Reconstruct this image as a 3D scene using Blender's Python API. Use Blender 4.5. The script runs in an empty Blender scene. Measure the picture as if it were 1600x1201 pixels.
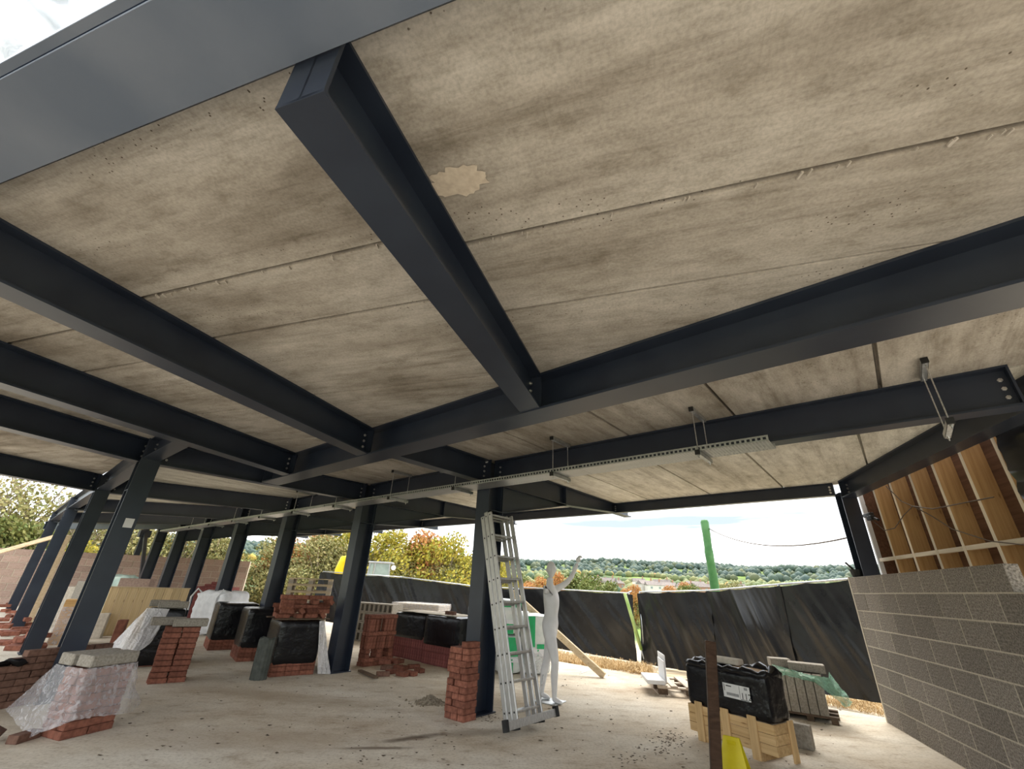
import bpy, bmesh, math, random
from mathutils import Vector, Matrix
from mathutils import noise as mnoise

random.seed(7)
SC = bpy.context.scene
COL = SC.collection
PI = math.pi

# ------------------------------------------------------------------ camera
F_PX, PITCH, ROLL, CAM_H = 664.0, math.radians(25.42), math.radians(2.66), 1.45
cp, sp, cr, sr = math.cos(PITCH), math.sin(PITCH), math.cos(ROLL), math.sin(ROLL)
RIGHT = Vector((cr, -sr * sp, sr * cp))
UP = Vector((-sr, -cr * sp, cr * cp))
FWD = Vector((0, cp, sp))
cam_data = bpy.data.cameras.new('camera')
cam_data.sensor_fit = 'HORIZONTAL'
cam_data.sensor_width = 36.0
cam_data.lens = F_PX / 1600.0 * 36.0
cam_data.clip_start, cam_data.clip_end = 0.05, 6000
camera = bpy.data.objects.new('camera', cam_data)
COL.objects.link(camera)
mw = Matrix.Identity(4)
for i in range(3):
    mw[i][0], mw[i][1], mw[i][2] = RIGHT[i], UP[i], -FWD[i]
mw[2][3] = CAM_H
camera.matrix_world = mw
SC.camera = camera

# ------------------------------------------------------------------ sky (bright broken overcast), soft sun, exposure
world = bpy.data.worlds.new('overcast_sky')
SC.world = world
world.use_nodes = True
wn, wl = world.node_tree.nodes, world.node_tree.links
wn.clear()
w_out = wn.new('ShaderNodeOutputWorld'); w_bg = wn.new('ShaderNodeBackground')
w_tc = wn.new('ShaderNodeTexCoord'); w_map = wn.new('ShaderNodeMapping')
w_map.inputs['Scale'].default_value = (0.8, 0.8, 11.0)
w_noise = wn.new('ShaderNodeTexNoise')
w_noise.inputs['Scale'].default_value = 1.7; w_noise.inputs['Detail'].default_value = 6.0
w_ramp = wn.new('ShaderNodeValToRGB')
w_ramp.color_ramp.elements[0].position = 0.40; w_ramp.color_ramp.elements[0].color = (0.23, 0.27, 0.31, 1)
w_ramp.color_ramp.elements[1].position = 0.55; w_ramp.color_ramp.elements[1].color = (0.96, 0.98, 1.0, 1)
wl.new(w_tc.outputs['Generated'], w_map.inputs['Vector']); wl.new(w_map.outputs['Vector'], w_noise.inputs['Vector'])
wl.new(w_noise.outputs['Fac'], w_ramp.inputs['Fac']); wl.new(w_ramp.outputs['Color'], w_bg.inputs['Color'])
wl.new(w_bg.outputs['Background'], w_out.inputs['Surface'])
w_bg.inputs['Strength'].default_value = 1.08
sun_d = bpy.data.lights.new('sun', 'SUN'); sun_d.energy = 1.5; sun_d.angle = math.radians(40); sun_d.color = (1.0, 0.93, 0.82)
sun = bpy.data.objects.new('sun', sun_d); COL.objects.link(sun)
sun.rotation_euler = Vector((0.22, 0.52, 0.82)).to_track_quat('Z', 'Y').to_euler()
SC.view_settings.view_transform = 'Standard'
SC.view_settings.look = 'None'
SC.view_settings.exposure = 1.72
SC.view_settings.gamma = 1.0
SC.view_settings.use_curve_mapping = False

# ------------------------------------------------------------------ helpers
def tag(o, label=None, cat=None, group=None, kind=None):
    if label: o['label'] = label
    if cat: o['category'] = cat
    if group: o['group'] = group
    if kind: o['kind'] = kind
    return o

def empty(name, loc=(0, 0, 0), rz=0.0):
    o = bpy.data.objects.new(name, None)
    o.location = loc; o.rotation_euler = (0, 0, rz); o.empty_display_size = 0.1
    COL.objects.link(o)
    return o

def thing(name, label, cat, loc=(0, 0, 0), rz=0.0, group=None):
    return tag(empty(name, loc, rz), label, cat, group, 'thing')

class MB:
    """collects boxes, tubes and sheets; build() links them as one mesh object"""
    def __init__(s): s.v = []; s.f = []; s.fm = []; s.m = 0
    def add(s, vs, fs):
        o = len(s.v); s.v += [tuple(v) for v in vs]
        for f in fs: s.f.append(tuple(i + o for i in f)); s.fm.append(s.m)
        return s
    def box(s, x0, x1, y0, y1, z0, z1, M=None):
        vs = [Vector(p) for p in ((x0,y0,z0),(x1,y0,z0),(x1,y1,z0),(x0,y1,z0),(x0,y0,z1),(x1,y0,z1),(x1,y1,z1),(x0,y1,z1))]
        if M is not None: vs = [M @ v for v in vs]
        return s.add(vs, ((0,3,2,1),(4,5,6,7),(0,1,5,4),(1,2,6,5),(2,3,7,6),(3,0,4,7)))
    def prism(s, poly, z0, z1, M=None):
        n = len(poly)
        vs = [Vector((p[0], p[1], z0)) for p in poly] + [Vector((p[0], p[1], z1)) for p in poly]
        if M is not None: vs = [M @ v for v in vs]
        return s.add(vs, [tuple(range(n - 1, -1, -1)), tuple(range(n, 2 * n))] + [(i, (i + 1) % n, n + (i + 1) % n, n + i) for i in range(n)])
    def hull8(s, lo, hi):
        return s.add(list(lo) + list(hi), ((0,3,2,1),(4,5,6,7),(0,1,5,4),(1,2,6,5),(2,3,7,6),(3,0,4,7)))
    def tube(s, pts, r, seg=8, cap=True):
        pts = [Vector(p) for p in pts]; n = len(pts); rs = r if isinstance(r, (list, tuple)) else [r] * n
        o = len(s.v); ref = None
        for i, p in enumerate(pts):
            d = (pts[min(i + 1, n - 1)] - pts[max(i - 1, 0)]).normalized()
            if ref is None: ref = d.orthogonal().normalized()
            a = (ref - d * ref.dot(d)).normalized(); ref = a; b = d.cross(a)
            for k in range(seg):
                t = 2 * PI * k / seg
                s.v.append(tuple(p + (a * math.cos(t) + b * math.sin(t)) * rs[i]))
        for i in range(n - 1):
            for k in range(seg):
                k2 = (k + 1) % seg
                s.f.append((o + i*seg + k, o + i*seg + k2, o + (i+1)*seg + k2, o + (i+1)*seg + k)); s.fm.append(s.m)
        if cap:
            s.f.append(tuple(o + k for k in range(seg - 1, -1, -1))); s.fm.append(s.m)
            s.f.append(tuple(o + (n-1)*seg + k for k in range(seg))); s.fm.append(s.m)
        return s
    def bar(s, a, b, w, h, up=(0, 0, 1)):
        a, b = Vector(a), Vector(b); d = (b - a); L = d.length; d.normalize()
        u = Vector(up); sd = d.cross(u)
        if sd.length < 1e-4: sd = d.orthogonal()
        sd.normalize(); u = sd.cross(d)
        M = Matrix.Translation(a) @ Matrix((d, sd, u)).transposed().to_4x4()
        return s.box(0, L, -w / 2, w / 2, -h / 2, h / 2, M)
    def grid(s, nx, ny, fn):
        o = len(s.v)
        for j in range(ny + 1):
            for i in range(nx + 1): s.v.append(tuple(fn(i / nx, j / ny)))
        for j in range(ny):
            for i in range(nx):
                a = o + j * (nx + 1) + i
                s.f.append((a, a + 1, a + nx + 2, a + nx + 1)); s.fm.append(s.m)
        return s
    def mesh(s, name, mats, smooth=False):
        me = bpy.data.meshes.new(name)
        me.from_pydata(s.v, [], s.f)
        mats = mats if isinstance(mats, (list, tuple)) else [mats]
        for m in mats: me.materials.append(m)
        if len(mats) > 1: me.polygons.foreach_set('material_index', s.fm)
        if smooth: me.polygons.foreach_set('use_smooth', [True] * len(me.polygons))
        me.update()
        return me
    def build(s, name, mats, parent=None, smooth=False, bevel=0.0, loc=None, rz=None, seg=1):
        me = s.mesh(name, mats, smooth)
        if bevel > 0:
            bm = bmesh.new(); bm.from_mesh(me)
            bmesh.ops.bevel(bm, geom=list(bm.edges), offset=bevel, segments=seg, affect='EDGES', profile=0.5, clamp_overlap=True)
            bm.to_mesh(me); bm.free()
        o = bpy.data.objects.new(name, me); COL.objects.link(o)
        if parent is not None: o.parent = parent
        if loc is not None: o.location = loc
        if rz is not None: o.rotation_euler = (0, 0, rz)
        return o

def inst(name, me, parent=None, loc=(0, 0, 0), rot=(0, 0, 0), scale=(1, 1, 1)):
    o = bpy.data.objects.new(name, me); COL.objects.link(o)
    o.parent = parent; o.location = loc; o.rotation_euler = rot; o.scale = scale
    return o

def copy_tree(o, parent=None):
    c = o.copy(); COL.objects.link(c); c.parent = parent
    for ch in list(o.children): copy_tree(ch, c)
    return c

def clip(poly, a, b, c):
    """keep the part of a convex polygon where a*x + b*y <= c"""
    out = []
    for i, p in enumerate(poly):
        q = poly[(i + 1) % len(poly)]
        dp, dq = a * p[0] + b * p[1] - c, a * q[0] + b * q[1] - c
        if dp <= 0: out.append(p)
        if dp * dq < 0:
            t = dp / (dp - dq); out.append((p[0] + t * (q[0] - p[0]), p[1] + t * (q[1] - p[1])))
    return out

# building grid: u runs along the column lines, v across them; m/n is the turned grid of the front bays
U = Vector((-0.755, 0.656)); V = Vector((0.656, 0.755))
def W(u, v, z=0.0): return Vector((U.x * u + V.x * v, U.y * u + V.y * v, z))
JD = Vector((-0.944, 0.33)); AD = Vector((0.33, 0.944))
def WA(m, n, z=0.0): return Vector((JD.x * m + AD.x * n, JD.y * m + AD.y * n, z))
ANG_U = math.atan2(U.y, U.x); ANG_V = math.atan2(V.y, V.x); ANG_A = math.atan2(AD.y, AD.x); ANG_J = math.atan2(JD.y, JD.x)

# ------------------------------------------------------------------ materials
def new_mat(name):
    m = bpy.data.materials.new(name); m.use_nodes = True
    return m, m.node_tree.nodes, m.node_tree.links, m.node_tree.nodes['Principled BSDF']

def ramp(n, stops):
    r = n.new('ShaderNodeValToRGB'); e = r.color_ramp.elements
    while len(e) < len(stops): e.new(0.5)
    for k, (p, c) in enumerate(stops):
        e[k].position = p; e[k].color = (*c, 1) if len(c) == 3 else c
    return r

def coords(n, l, scale=(1, 1, 1), rot=(0, 0, 0), world=False):
    mp = n.new('ShaderNodeMapping'); mp.inputs['Scale'].default_value = scale; mp.inputs['Rotation'].default_value = rot
    if world:
        g = n.new('ShaderNodeNewGeometry'); l.new(g.outputs['Position'], mp.inputs['Vector'])
    else:
        t = n.new('ShaderNodeTexCoord'); l.new(t.outputs['Object'], mp.inputs['Vector'])
    return mp

def noisy(name, c0, c1, scale=8.0, rough=0.8, bump=0.0, detail=6.0, stretch=(1, 1, 1), lo=0.35, hi=0.65, metallic=0.0, spec=0.3, world=False, per_object=0.0, bscale=None):
    m, n, l, b = new_mat(name)
    mp = coords(n, l, stretch, world=world)
    t = n.new('ShaderNodeTexNoise'); t.inputs['Scale'].default_value = scale; t.inputs['Detail'].default_value = detail
    l.new(mp.outputs['Vector'], t.inputs['Vector'])
    r = ramp(n, [(lo, c0), (hi, c1)]); l.new(t.outputs['Fac'], r.inputs['Fac'])
    out = r.outputs['Color']
    if per_object > 0:
        oi = n.new('ShaderNodeObjectInfo'); hsv = n.new('ShaderNodeHueSaturation')
        mr = n.new('ShaderNodeMapRange'); mr.inputs['To Min'].default_value = 1 - per_object; mr.inputs['To Max'].default_value = 1 + per_object
        l.new(oi.outputs['Random'], mr.inputs['Value']); l.new(mr.outputs['Result'], hsv.inputs['Value']); l.new(out, hsv.inputs['Color'])
        out = hsv.outputs['Color']
    l.new(out, b.inputs['Base Color'])
    b.inputs['Roughness'].default_value = rough; b.inputs['Metallic'].default_value = metallic
    b.inputs['Specular IOR Level'].default_value = spec
    if bump > 0:
        t2 = t
        if bscale:
            t2 = n.new('ShaderNodeTexNoise'); t2.inputs['Scale'].default_value = bscale; t2.inputs['Detail'].default_value = 5; l.new(mp.outputs['Vector'], t2.inputs['Vector'])
        bp = n.new('ShaderNodeBump'); bp.inputs['Strength'].default_value = bump; bp.inputs['Distance'].default_value = 0.02
        l.new(t2.outputs['Fac'], bp.inputs['Height']); l.new(bp.outputs['Normal'], b.inputs['Normal'])
    return m

def concrete_soffit(name, ang, cols=((0.235, 0.205, 0.168), (0.400, 0.366, 0.318), (0.520, 0.488, 0.438))):
    """cast soffit: pale laitance, streaks along the plank, damp brown patches, blow holes"""
    m, n, l, b = new_mat(name)
    g = n.new('ShaderNodeNewGeometry')
    rot = n.new('ShaderNodeMapping'); rot.vector_type = 'POINT'; rot.inputs['Rotation'].default_value = (0, 0, -ang)
    l.new(g.outputs['Position'], rot.inputs['Vector'])
    def ns(scale, stretch, detail=6.0, rough=0.55):
        mp = n.new('ShaderNodeMapping'); mp.inputs['Scale'].default_value = stretch; l.new(rot.outputs['Vector'], mp.inputs['Vector'])
        t = n.new('ShaderNodeTexNoise'); t.inputs['Scale'].default_value = scale; t.inputs['Detail'].default_value = detail; t.inputs['Roughness'].default_value = rough
        l.new(mp.outputs['Vector'], t.inputs['Vector']); return t
    broad = ns(1.1, (0.5, 1.5, 1)); streak = ns(2.6, (0.18, 2.2, 1), 12.0, 0.78); cross = ns(9.0, (3.0, 0.16, 1), 8.0, 0.78); fine = ns(60.0, (1, 1, 1), 3.0); blot = ns(5.5, (0.7, 1.3, 1), 9.0, 0.75)
    r5 = ramp(n, [(0.34, (0.70, 0.68, 0.64)), (0.48, (0.97, 0.97, 0.96)), (0.62, (1.12, 1.12, 1.12))]); l.new(blot.outputs['Fac'], r5.inputs['Fac'])
    r1 = ramp(n, [(0.30, cols[0]), (0.48, cols[1]), (0.68, cols[2])]); l.new(broad.outputs['Fac'], r1.inputs['Fac'])
    r2 = ramp(n, [(0.34, (0.60, 0.57, 0.53)), (0.47, (0.93, 0.92, 0.91)), (0.66, (1.18, 1.18, 1.18))]); l.new(streak.outputs['Fac'], r2.inputs['Fac'])
    r3 = ramp(n, [(0.30, (0.86, 0.85, 0.83)), (0.42, (1, 1, 1)), (0.64, (1.0, 1.0, 1.0)), (0.74, (1.14, 1.14, 1.14))]); l.new(cross.outputs['Fac'], r3.inputs['Fac'])
    r4 = ramp(n, [(0.30, (0.82, 0.82, 0.82)), (0.6, (1.05, 1.05, 1.05))]); l.new(fine.outputs['Fac'], r4.inputs['Fac'])
    col = r1.outputs['Color']
    for r in (r2, r3, r4, r5):
        mx = n.new('ShaderNodeMix'); mx.data_type = 'RGBA'; mx.blend_type = 'MULTIPLY'; mx.inputs['Factor'].default_value = 0.9
        l.new(col, mx.inputs['A']); l.new(r.outputs['Color'], mx.inputs['B']); col = mx.outputs['Result']
    # blow holes in patches
    vo = n.new('ShaderNodeTexVoronoi'); vo.inputs['Scale'].default_value = 30.0; l.new(rot.outputs['Vector'], vo.inputs['Vector'])
    patch = ns(1.6, (0.35, 1.6, 1), 2.0)
    rh = ramp(n, [(0.10, (1, 1, 1)), (0.16, (0, 0, 0))]); l.new(vo.outputs['Distance'], rh.inputs['Fac'])
    rp = ramp(n, [(0.54, (0, 0, 0)), (0.60, (1, 1, 1))]); l.new(patch.outputs['Fac'], rp.inputs['Fac'])
    mu = n.new('ShaderNodeMath'); mu.operation = 'MULTIPLY'; l.new(rh.outputs['Color'], mu.inputs[0]); l.new(rp.outputs['Color'], mu.inputs[1])
    mx = n.new('ShaderNodeMix'); mx.data_type = 'RGBA'; l.new(mu.outputs['Value'], mx.inputs['Factor']); l.new(col, mx.inputs['A']); mx.inputs['B'].default_value = (0.09, 0.07, 0.05, 1)
    l.new(mx.outputs['Result'], b.inputs['Base Color'])
    b.inputs['Roughness'].default_value = 0.85; b.inputs['Specular IOR Level'].default_value = 0.2
    bp = n.new('ShaderNodeBump'); bp.inputs['Strength'].default_value = 0.35; bp.inputs['Distance'].default_value = 0.01
    l.new(streak.outputs['Fac'], bp.inputs['Height']); l.new(bp.outputs['Normal'], b.inputs['Normal'])
    return m

def floor_concrete():
    m, n, l, b = new_mat('floor_concrete')
    g = n.new('ShaderNodeNewGeometry')
    def ns(scale, stretch=(1, 1, 1), detail=6.0, rough=0.6):
        mp = n.new('ShaderNodeMapping'); mp.inputs['Scale'].default_value = stretch; l.new(g.outputs['Position'], mp.inputs['Vector'])
        t = n.new('ShaderNodeTexNoise'); t.inputs['Scale'].default_value = scale; t.inputs['Detail'].default_value = detail; t.inputs['Roughness'].default_value = rough
        l.new(mp.outputs['Vector'], t.inputs['Vector']); return t
    broad = ns(0.55, (1, 1.4, 1)); mid = ns(3.2, (1, 1.6, 1), 8.0, 0.7); fine = ns(34.0)
    r1 = ramp(n, [(0.30, (0.42, 0.335, 0.245)), (0.45, (0.57, 0.505, 0.41)), (0.62, (0.64, 0.595, 0.515))]); l.new(broad.outputs['Fac'], r1.inputs['Fac'])
    r2 = ramp(n, [(0.30, (0.52, 0.44, 0.36)), (0.44, (0.93, 0.91, 0.89)), (0.66, (1.08, 1.08, 1.08))]); l.new(mid.outputs['Fac'], r2.inputs['Fac'])
    r3 = ramp(n, [(0.32, (0.75, 0.73, 0.70)), (0.52, (1.03, 1.03, 1.03))]); l.new(fine.outputs['Fac'], r3.inputs['Fac'])
    col = r1.outputs['Color']
    for r in (r2, r3):
        mx = n.new('ShaderNodeMix'); mx.data_type = 'RGBA'; mx.blend_type = 'MULTIPLY'; mx.inputs['Factor'].default_value = 0.85
        l.new(col, mx.inputs['A']); l.new(r.outputs['Color'], mx.inputs['B']); col = mx.outputs['Result']
    # dark streaks on the slab left of the brick stack, and brown drag marks
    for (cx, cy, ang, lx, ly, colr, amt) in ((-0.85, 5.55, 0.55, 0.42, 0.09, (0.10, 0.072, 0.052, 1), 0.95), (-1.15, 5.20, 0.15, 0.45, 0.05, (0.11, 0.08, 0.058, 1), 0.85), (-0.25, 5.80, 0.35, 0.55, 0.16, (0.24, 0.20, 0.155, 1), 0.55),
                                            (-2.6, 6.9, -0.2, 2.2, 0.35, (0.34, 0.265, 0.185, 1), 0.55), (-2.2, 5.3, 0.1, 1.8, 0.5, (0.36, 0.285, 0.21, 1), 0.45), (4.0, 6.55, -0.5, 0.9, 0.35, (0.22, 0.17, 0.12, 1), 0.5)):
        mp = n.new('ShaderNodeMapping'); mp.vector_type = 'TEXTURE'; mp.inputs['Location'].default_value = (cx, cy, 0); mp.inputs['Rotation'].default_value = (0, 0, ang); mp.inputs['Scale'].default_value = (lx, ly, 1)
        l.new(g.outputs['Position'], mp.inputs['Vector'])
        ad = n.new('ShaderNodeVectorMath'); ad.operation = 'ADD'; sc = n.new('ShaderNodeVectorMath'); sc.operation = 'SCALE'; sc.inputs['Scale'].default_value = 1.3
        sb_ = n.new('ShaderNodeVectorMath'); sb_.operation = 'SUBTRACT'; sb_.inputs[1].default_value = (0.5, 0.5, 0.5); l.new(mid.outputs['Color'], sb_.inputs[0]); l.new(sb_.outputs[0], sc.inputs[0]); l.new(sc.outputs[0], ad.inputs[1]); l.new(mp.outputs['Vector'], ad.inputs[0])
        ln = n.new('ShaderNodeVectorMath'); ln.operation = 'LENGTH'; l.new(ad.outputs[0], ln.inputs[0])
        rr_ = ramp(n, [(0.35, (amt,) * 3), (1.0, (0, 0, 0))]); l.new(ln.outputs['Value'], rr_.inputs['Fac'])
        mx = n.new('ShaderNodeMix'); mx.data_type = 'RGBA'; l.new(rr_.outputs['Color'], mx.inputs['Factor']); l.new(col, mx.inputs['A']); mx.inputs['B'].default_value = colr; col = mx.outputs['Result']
    l.new(col, b.inputs['Base Color'])
    b.inputs['Roughness'].default_value = 0.9; b.inputs['Specular IOR Level'].default_value = 0.15
    bp = n.new('ShaderNodeBump'); bp.inputs['Strength'].default_value = 0.4; bp.inputs['Distance'].default_value = 0.02
    l.new(mid.outputs['Fac'], bp.inputs['Height']); l.new(bp.outputs['Normal'], b.inputs['Normal'])
    return m

M = {}
M['soffitA'] = concrete_soffit('soffit_concrete_front', ANG_J)
M['soffitB'] = concrete_soffit('soffit_concrete_rear', ANG_V)
M['soffitC'] = concrete_soffit('soffit_concrete_clean_lit', ANG_V, ((0.46, 0.44, 0.375), (0.60, 0.58, 0.51), (0.70, 0.68, 0.615)))  # clean pale planks, lifted further to hold light bounced from the rear ground
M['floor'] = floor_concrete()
M['steel'] = noisy('dark_blue_steel_paint', (0.013, 0.019, 0.034), (0.019, 0.027, 0.044), 3.0, 0.38, 0.03, spec=0.5, world=True)
M['steel_plate'] = noisy('lit_blue_grey_plate', (0.085, 0.110, 0.155), (0.125, 0.150, 0.195), 1.6, 0.5, 0.03, spec=0.5, world=True)  # paler than the beam paint: bounced outdoor light is put into this colour
M['galv'] = noisy('galvanised_steel', (0.42, 0.44, 0.45), (0.58, 0.60, 0.61), 30.0, 0.38, 0.0, metallic=0.85, spec=0.5)
M['zinc'] = noisy('zinc_bolts', (0.45, 0.45, 0.45), (0.7, 0.7, 0.7), 60.0, 0.35, metallic=0.9)
M['black_plastic'] = noisy('black_plastic_cap', (0.012, 0.012, 0.013), (0.02, 0.02, 0.02), 20, 0.5)
M['white_paint'] = noisy('white_shim', (0.75, 0.75, 0.74), (0.85, 0.85, 0.84), 20, 0.6)

# ------------------------------------------------------------------ structure: floor and ceiling
Z_S = 3.20      # underside of the concrete planks
Z_B = 2.86      # underside of the main beams

def struct(name, mb, mat, **k):
    o = mb.build(name, mat, **k); o['kind'] = 'structure'; return o

# ground slab under the canopy
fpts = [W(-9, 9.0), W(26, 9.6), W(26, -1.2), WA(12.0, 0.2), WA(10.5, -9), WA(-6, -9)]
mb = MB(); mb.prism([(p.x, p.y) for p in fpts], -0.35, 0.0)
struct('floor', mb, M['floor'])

ceil_root = empty('ceiling'); ceil_root['kind'] = 'structure'
def plank(poly, mat):
    # shrink slightly so that the joints read as open grooves, chamfer the lower arrises
    c = Vector((sum(p[0] for p in poly) / len(poly), sum(p[1] for p in poly) / len(poly)))
    n = len(poly)
    def inset(d):
        out = []
        for i in range(n):
            p0, p1, p2 = Vector(poly[i - 1]), Vector(poly[i]), Vector(poly[(i + 1) % n])
            e1, e2 = (p1 - p0).normalized(), (p2 - p1).normalized()
            n1, n2 = Vector((-e1.y, e1.x)), Vector((-e2.y, e2.x))
            k = n1 + n2; k = k / max(0.25, k.dot(n1)); out.append(p1 + k * d)
        return out
    ar = sum(poly[i][0] * poly[(i + 1) % n][1] - poly[(i + 1) % n][0] * poly[i][1] for i in range(n))
    sg = 1 if ar > 0 else -1
    dz = random.uniform(0, 0.004)
    lo, mi, hi = inset(sg * 0.016), inset(sg * 0.012), inset(sg * 0.0004)
    vs = [(p.x, p.y, Z_S + dz) for p in lo] + [(p.x, p.y, Z_S + 0.055 + dz) for p in mi] + [(p.x, p.y, Z_S + 0.060) for p in hi] + [(p.x, p.y, Z_S + 0.20) for p in hi]
    fs = [tuple(range(n - 1, -1, -1)), tuple(range(3 * n, 4 * n))]
    for k in (0, n, 2 * n):
        fs += [(k + i, k + (i + 1) % n, k + n + (i + 1) % n, k + n + i) for i in range(n)]
    b = MB(); b.add(vs, fs); return b.build('plank', mat, ceil_root)

MA = [-2.6, 0.99, 3.45, 5.40, 7.15, 11.0]          # front beams, position across the bay
NJ_L = [0.595, 1.51, 2.07, 3.25, 4.35, 5.5, 6.6, 7.8, 9.0, 10.2, 11.4, 12.6]
NJ_R = [0.595, 1.645, 2.33, 3.55, 4.7]
def to_xy(m, n): p = WA(m, n); return (p.x, p.y)
for k in range(len(MA) - 1):
    m0, m1 = MA[k], MA[k + 1]
    js = NJ_R if k == 0 else [q + 0.16 * ((k * 3) % 4 - 1) * (0 if k == 1 else 1) if q > 0.6 else q for q in NJ_L]
    for a, b_ in zip(js[:-1], js[1:]):
        poly = [to_xy(m0, a), to_xy(m1, a), to_xy(m1, b_), to_xy(m0, b_)]
        poly = clip(poly, V.x, V.y, 2.88 if k < 4 else 1.25)
        if len(poly) > 2:
            ar = abs(sum(poly[i][0] * poly[(i + 1) % len(poly)][1] - poly[(i + 1) % len(poly)][0] * poly[i][1] for i in range(len(poly)))) / 2
            if ar > 0.02: plank(poly, M['soffitA'])
# strip between front bay 4 and line L right of L1 is covered by the rear planks
R0, R1 = Vector((5.43, 6.82)), Vector((4.46, 3.54))
rd = (R1 - R0).normalized(); rn = Vector((rd.y, -rd.x))      # normal of the right edge
if rn.dot(Vector((1, 0))) < 0: rn = -rn
rc = rn.dot(R0) + 0.12
for (v0, v1, off) in ((2.88, 4.82, 0.95), (4.82, 8.85, 1.20)):
    for k in range(-4, 6):
        u0, u1 = off + 1.22 * k, off + 1.22 * (k + 1)
        if u1 > 8.05: u1 = 8.05
        if u0 >= u1 - 0.05: continue
        poly = [tuple(W(u0, v0).xy), tuple(W(u0, v1).xy), tuple(W(u1, v1).xy), tuple(W(u1, v0).xy)]
        poly = clip(poly, rn.x, rn.y, rc)
        if len(poly) > 2: plank(poly, M['soffitB'] if v0 < 4 else M['soffitC'])
u = 8.05
while u < 25.5:
    for (v0, v1) in ((1.25, 4.82), (4.82, 8.85)):
        va, vb = (v0 + (u - 8.05)*0.026, v0 + (u - 6.85)*0.026) if v0 < 2 else (v0, v0)
        plank([tuple(W(u, va).xy), tuple(W(u, v1).xy), tuple(W(u + 1.2, v1).xy), tuple(W(u + 1.2, vb).xy)], M['soffitC'])
    u += 1.2

# ------------------------------------------------------------------ structural steel
def bolt_mesh():
    b = MB(); b.tube([(0, 0, 0), (0, 0, 0.012)], 0.017, 6); b.tube([(0, 0, 0.012), (0, 0, 0.022)], 0.009, 8)
    return b.mesh('bolt', M['zinc'])
BOLT = bolt_mesh()

def ibeam(name, label, p0, p1, ztop=Z_S, depth=0.34, width=0.19, tf=0.017, tw=0.011, plates=(True, True), zend=None, group='steel roof beams', bolts=(True, True), flip=1, cat='beam'):
    p0, p1 = Vector(p0).to_2d(), Vector(p1).to_2d(); d = p1 - p0; L = d.length
    root = thing(name, label, cat, (p0.x, p0.y, ztop - depth), math.atan2(d.y, d.x), group)
    h = depth; he = depth if zend is None else ztop - zend      # depth at the far end
    MB().box(0, L, -width/2, width/2, h - tf, h).build('top_flange', M['steel'], root)
    y = tw / 2; z1 = h - he
    MB().hull8([Vector(q) for q in ((0,-y,tf),(L,-y,z1+tf),(L,y,z1+tf),(0,y,tf))], [Vector(q) for q in ((0,-y,h-tf),(L,-y,h-tf),(L,y,h-tf),(0,y,h-tf))]).build('web', M['steel'], root)
    w = width / 2
    MB().hull8([Vector(q) for q in ((0,-w,0),(L,-w,z1),(L,w,z1),(0,w,0))], [Vector(q) for q in ((0,-w,tf),(L,-w,z1+tf),(L,w,z1+tf),(0,w,tf))]).build('bottom_flange', M['steel'], root)
    for k, x in enumerate((0, L)):
        if plates[k]:
            hh = h if k == 0 else he
            x0, x1 = (x, x + 0.015) if k == 0 else (x - 0.015, x)
            MB().box(x0, x1, -w*0.98, w*0.98, h - hh + 0.004, h - 0.004).build('end_plate', M['steel'], root)
    for k, x in enumerate((0.06, L - 0.06)):
        if bolts[k]:
            for sd in (-1, 1):
                for q in range(3):
                    zz = h * (0.28 + 0.22 * q)
                    inst('bolt', BOLT, root, (x, sd * tw / 2, zz), (sd * -PI / 2, 0, 0))
    return root

# front beams (turned grid)
def a_end(m, vmax):
    # n where WA(m, n) reaches v = vmax
    a = JD.x * V.x + JD.y * V.y; b = AD.x * V.x + AD.y * V.y
    return (vmax - m * a) / b
N_F = 0.580
lab = {1: 'nearest dark steel beam running down the middle of the ceiling', 2: 'dark steel beam left of the nearest one, second to meet the long girder',
       3: 'third dark steel beam from the nearest, meeting the girder at its far end', 4: 'dark steel beam ending on the column with the white sticker', 5: 'outermost dark steel beam at the left with open sky below'}
for k in (1, 2, 3, 4, 5):
    m_ = MA[k] + (0.0 if k < 4 else 0.0)
    vm = 2.76 if k < 4 else 1.20
    ne = a_end(m_, vm)
    ibeam('steel_beam', lab[k], WA(m_, N_F), WA(m_, ne), plates=(True, True), bolts=(False, True), width=0.20)
# long girder
gir = ibeam('steel_girder', 'long dark steel girder crossing the ceiling with wide pale underside', W(-4.2, 2.88), W(7.82, 2.88), width=0.28, depth=0.35, tf=0.02, plates=(False, True), bolts=(False, False), cat='girder')
# edge plate along the open front
ed = thing('edge_beam', 'wide blue-grey steel edge plate along the open front of the ceiling', 'beam', tuple(WA(-3.2, 0.30, 3.170)), ANG_J)
def edge_part(name, n0, n1, z0, z1, mat):
    b = MB(); q = [WA(-3.2, n0), WA(12.2, n0), WA(12.2, n1), WA(-3.2, n1)]
    b.prism([(p.x - ed.location.x, p.y - ed.location.y) for p in q], z0 - 3.17, z1 - 3.17, Matrix.Rotation(-ANG_J, 4, 'Z'))
    return b.build(name, mat, ed)
edge_part('bottom_plate', 0.284, 0.568, 3.090, 3.110, M['steel_plate'])
edge_part('web', 0.42, 0.435, 3.110, 3.52, M['steel'])
edge_part('top_plate', 0.33, 0.56, 3.52, 3.54, M['steel'])
edge_part('lip_strip', 0.250, 0.277, 3.090, 3.103, M['steel_plate'])
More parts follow.
